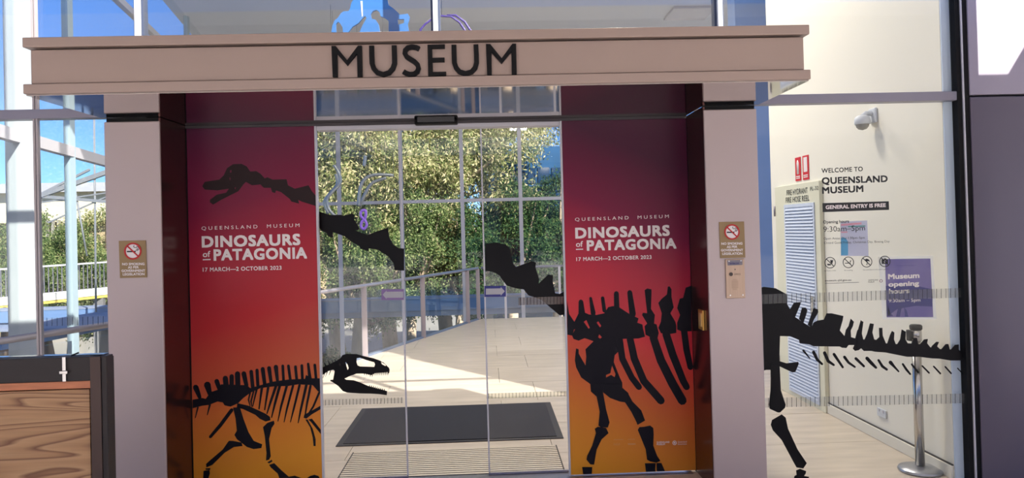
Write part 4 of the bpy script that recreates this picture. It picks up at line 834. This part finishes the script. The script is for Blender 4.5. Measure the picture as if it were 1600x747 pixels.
arc(ZL, zc1, 0, 'lower_wall', mat('sand cladding', (168, 150, 116), .8, noise=(.8, .08, (1, 1, 6))))
arc(zc1, zc2, -.8, 'upper_wall', mat('cream fascia', (206, 198, 172), .8), .3)
arc(zc2, zc2+.25, -1.4, 'roof_edge', mat('roof edge', (168, 170, 174), .6), .3)
for i in range(7):
    p_ = U(62+i*9, 357, 45.0); MB().box((p_.x, p_.y, p_.z-.9), (p_.x+.12, p_.y+.2, p_.z+.5)).build('wall_fin', mat('fin grey', (150, 146, 136), .7), cbd)
# roof canopy truss outside, diagonal rods and mast cables
tr = empty('steel_truss', U(110, 310, 17), 'grey diagonal steel rods and tie beam outside the left window', 'truss')
for a_, b2, r_ in (((30,318),(170,268),.10), ((55,306),(175,316),.07), ((55,308),(140,265),.05), ((75,348),(170,306),.03), ((55,318),(175,300),.03)):
    MB().bar(U(*a_, 17), U(*b2, 17), r_, r_).build('rod', mat('truss grey', (130, 134, 140), .5), tr)
for x in (146, 147.5): MB().tube([U(x, 150, 17), U(x+4, 560, 17)], .012, 6).build('cable', mat('truss grey', (130, 134, 140), .5), tr)
MB().tube([U(118, 300, 17), U(136, 400, 17)], .02, 6).build('cable', mat('truss grey', (130, 134, 140), .5), tr)
MB().bar(U(36, 250, 17), Vector((U(36, 250, 17).x, 17, ZL)), .16, .16).build('mast', mat('truss grey', (130, 134, 140), .5), tr)
# dark blue block at the right rear, in place of a glass reflection
bb = empty('blue_reflection_block', (3, 34, ZL), 'dark blue rounded block standing in for a reflection behind the trees at right', 'building')
Yb = 27
prof = [(762,540),(762,300),(768,270),(778,250),(795,236),(815,230),(960,226),(960,540)]
lp_ = pxloop(prof, Yb); lp_ = [(x, max(z, ZL)) for x, z in lp_]
MB().flat([lp_], Yb+6, 6).build('wall', mat('deep blue reflection', (46, 84, 120), .7, spec=.1, noise=(.5, .25)), bb)
for i in range(8):
    for j in range(5):
        a = U(774+i*22, 262+j*30, Yb-.02); MB().box((a.x, Yb-.05, a.z-.58), (a.x+.44, Yb-.002, a.z)).build('window', mat('tinted pane', (30, 58, 88), .08), bb)
# ------------------------------------------------------------------ trees
rng = np.random.default_rng(7)
def leaf_mat(name, c1, c2, c3):
    m = bpy.data.materials.new(name); m.use_nodes = True; t = m.node_tree; t.nodes.clear(); o = t.nodes.new('ShaderNodeOutputMaterial')
    g = t.nodes.new('ShaderNodeNewGeometry'); r = t.nodes.new('ShaderNodeValToRGB'); e = r.color_ramp.elements; e[0].color = lin(c1); e[1].color = lin(c3); e.new(.5).color = lin(c2)
    d = t.nodes.new('ShaderNodeBsdfDiffuse'); tl_ = t.nodes.new('ShaderNodeBsdfTranslucent'); mx_ = t.nodes.new('ShaderNodeMixShader'); mx_.inputs[0].default_value = .35
    t.links.new(g.outputs['Random Per Island'], r.inputs[0]); t.links.new(r.outputs[0], d.inputs[0]); t.links.new(r.outputs[0], tl_.inputs[0]); t.links.new(d.outputs[0], mx_.inputs[1]); t.links.new(tl_.outputs[0], mx_.inputs[2]); t.links.new(mx_.outputs[0], o.inputs[0])
    return m
LM = [leaf_mat('eucalypt leaves', (96, 112, 64), (162, 166, 110), (232, 216, 170)), leaf_mat('fresh green leaves', (70, 92, 56), (112, 132, 80), (170, 176, 122)), leaf_mat('shade dark leaves', (40, 66, 48), (66, 96, 60), (110, 130, 80))]  # last set has the understorey's shade put into a darker green
def foliage(n, R, L, W, clusters, droop=.6):
    cc = rng.normal(size=(clusters, 3)); cc /= np.linalg.norm(cc, axis=1)[:, None]; cc *= (rng.random((clusters, 1))**.4); cc *= np.array(R)
    idx = rng.integers(0, clusters, n); p = cc[idx]+rng.normal(size=(n, 3))*np.array(R)*.085
    a = rng.random(n)*2*np.pi; el = -droop+rng.normal(size=n)*.6
    d = np.stack([np.cos(a)*np.cos(el), np.sin(a)*np.cos(el), np.sin(el)], 1); s_ = np.cross(d, rng.normal(size=(n, 3))); s_ /= np.linalg.norm(s_, axis=1)[:, None]
    l = L*(.7+.6*rng.random((n, 1))); wv = W*(.7+.6*rng.random((n, 1)))
    v = np.stack([p, p+d*l*.5+s_*wv*.5, p+d*l, p+d*l*.5-s_*wv*.5], 1).reshape(-1, 3)
    me = bpy.data.meshes.new('foliage'); me.vertices.add(4*n); me.vertices.foreach_set('co', v.ravel()); me.loops.add(4*n); me.loops.foreach_set('vertex_index', np.arange(4*n)); me.polygons.add(n); me.polygons.foreach_set('loop_start', np.arange(0, 4*n, 4)); me.update(calc_edges=True)
    return me, cc
FM = [foliage(46000, (3.0, 2.6, 3.2), .13, .042, 110), foliage(34000, (2.2, 2.0, 2.4), .11, .045, 70), foliage(9000, (1.2, 1.0, .9), .12, .06, 36, 0)]
bark = mat('pale mottled bark', (176, 156, 132), .85, noise=(3, .3, (1, 1, .4))); barkd = mat('dark bark', (92, 76, 62), .9, noise=(3, .3))
def tree(x, y, zc, kind, lm, label, group, s=1.0, bk=None):
    t = empty('tree' if kind < 2 else 'shrub', (x, y, ZL), label, 'tree' if kind < 2 else 'shrub', group)
    me, cc = FM[kind]; 
    if lm is not None: me2 = me.copy(); me2.materials.clear(); me2.materials.append(LM[lm])
    o = bpy.data.objects.new('foliage', me2); COL.objects.link(o); o.parent = t; o.location = (0, 0, zc-ZL); o.scale = (s, s, s); o.rotation_euler = (0, 0, random.uniform(0, 6)) if kind else (0, 0, (x*1.7) % 6); o['kind'] = 'stuff'
    rz = o.rotation_euler[2]; mb = MB(); top = Vector((x, y, zc-1.2*s))
    mb.tube([(x+.2, y, ZL), (x-.1, y+.1, (ZL+zc)/2-.4), top], [.26*s, .2*s, .14*s] if kind < 2 else [.06, .05, .04], 10)
    mb.build('trunk', bk or bark, t)
    if kind < 2:
        br = MB()
        for c in cc[::4]:
            c = Vector(c)*s; c = Vector((c.x*math.cos(rz)-c.y*math.sin(rz), c.x*math.sin(rz)+c.y*math.cos(rz), c.z)); e = Vector((x, y, zc))+c*1.0
            mid = top.lerp(e, .5)+Vector((0, 0, -.25*s)); br.tube([top, mid, e], [.09*s, .06*s, .02*s], 6, cap=False)
        br.build('branches', bk or bark, t)
    return t
G1 = 'eucalyptus trees behind the rear glass'
def tp(px, Y): return U(px, 300, Y).x
tree(tp(520, 25), 25, 3.6, 0, 0, 'pale yellow-green eucalyptus behind the leftmost rear glass bay', G1, 1.15)
tree(tp(600, 28), 28, 5.4, 0, 0, 'tall pale eucalyptus rising behind the second rear glass bay', G1, 1.25)
tree(tp(690, 26), 26, 4.6, 0, 0, 'bright eucalyptus with bare pale limbs behind the third rear glass bay', G1, 1.15)
tree(tp(775, 29), 29, 6.4, 0, 0, 'tall eucalyptus behind the rightmost rear glass bay', G1, 1.15)
tree(tp(560, 24), 23.5, 0.3, 1, 1, 'mid-green drooping tree low behind the left end of the handrail', G1, 1.0)
tree(tp(640, 24), 24, .6, 1, 1, 'mid-green bushy tree low behind the middle of the handrail', G1, .95)
tree(tp(715, 24), 24.5, .4, 1, 2, 'dark leafy tree behind the gap between the open doors', G1, .95)
tree(tp(800, 25), 25, .8, 1, 2, 'dark leafy tree below the dark blue block', G1, 1.0)
tree(tp(870, 26), 26, 1.0, 1, 2, 'dark leafy tree behind the right end of the rear balustrade', G1, 1.0)
G2 = 'trees outside the left window'
tree(tp(70, 30), 30, .2, 1, 1, 'dark green tree beside the left column outside the left window', G2, 1.0, barkd)
tree(tp(110, 27), 27, -.2, 1, 1, 'dense mid-green tree between the left column and the pillar', G2, .95, barkd)
tree(tp(160, 29), 29, .3, 1, 0, 'yellow-green tree just left of the left pillar', G2, 1.0, barkd)
tree(tp(5, 29), 29, -.2, 1, 1, 'green tree beyond the far left edge of the white column', G2, .95, barkd)
G3 = 'shrubs below the footbridge'
for i, (px, Y, zc) in enumerate(((500, 21.5, -2.6), (560, 21, -3.0), (690, 21.5, -2.8), (745, 21.2, -2.9), (90, 19.5, -3.0), (145, 20, -2.8))):
    tree(tp(px, Y), Y, zc, 2, 2 if 1 < i < 4 else 1, ['light shrub at the foot of the leftmost rear glass bay', 'low shrub left of the mauve arrow sticker', 'dark shrub seen low between the open doors', 'dark shrub low beside the navy arrow sticker', 'low shrub under the white footbridge by the left column', 'low shrub under the white footbridge by the left pillar'][i], G3, 1.0)
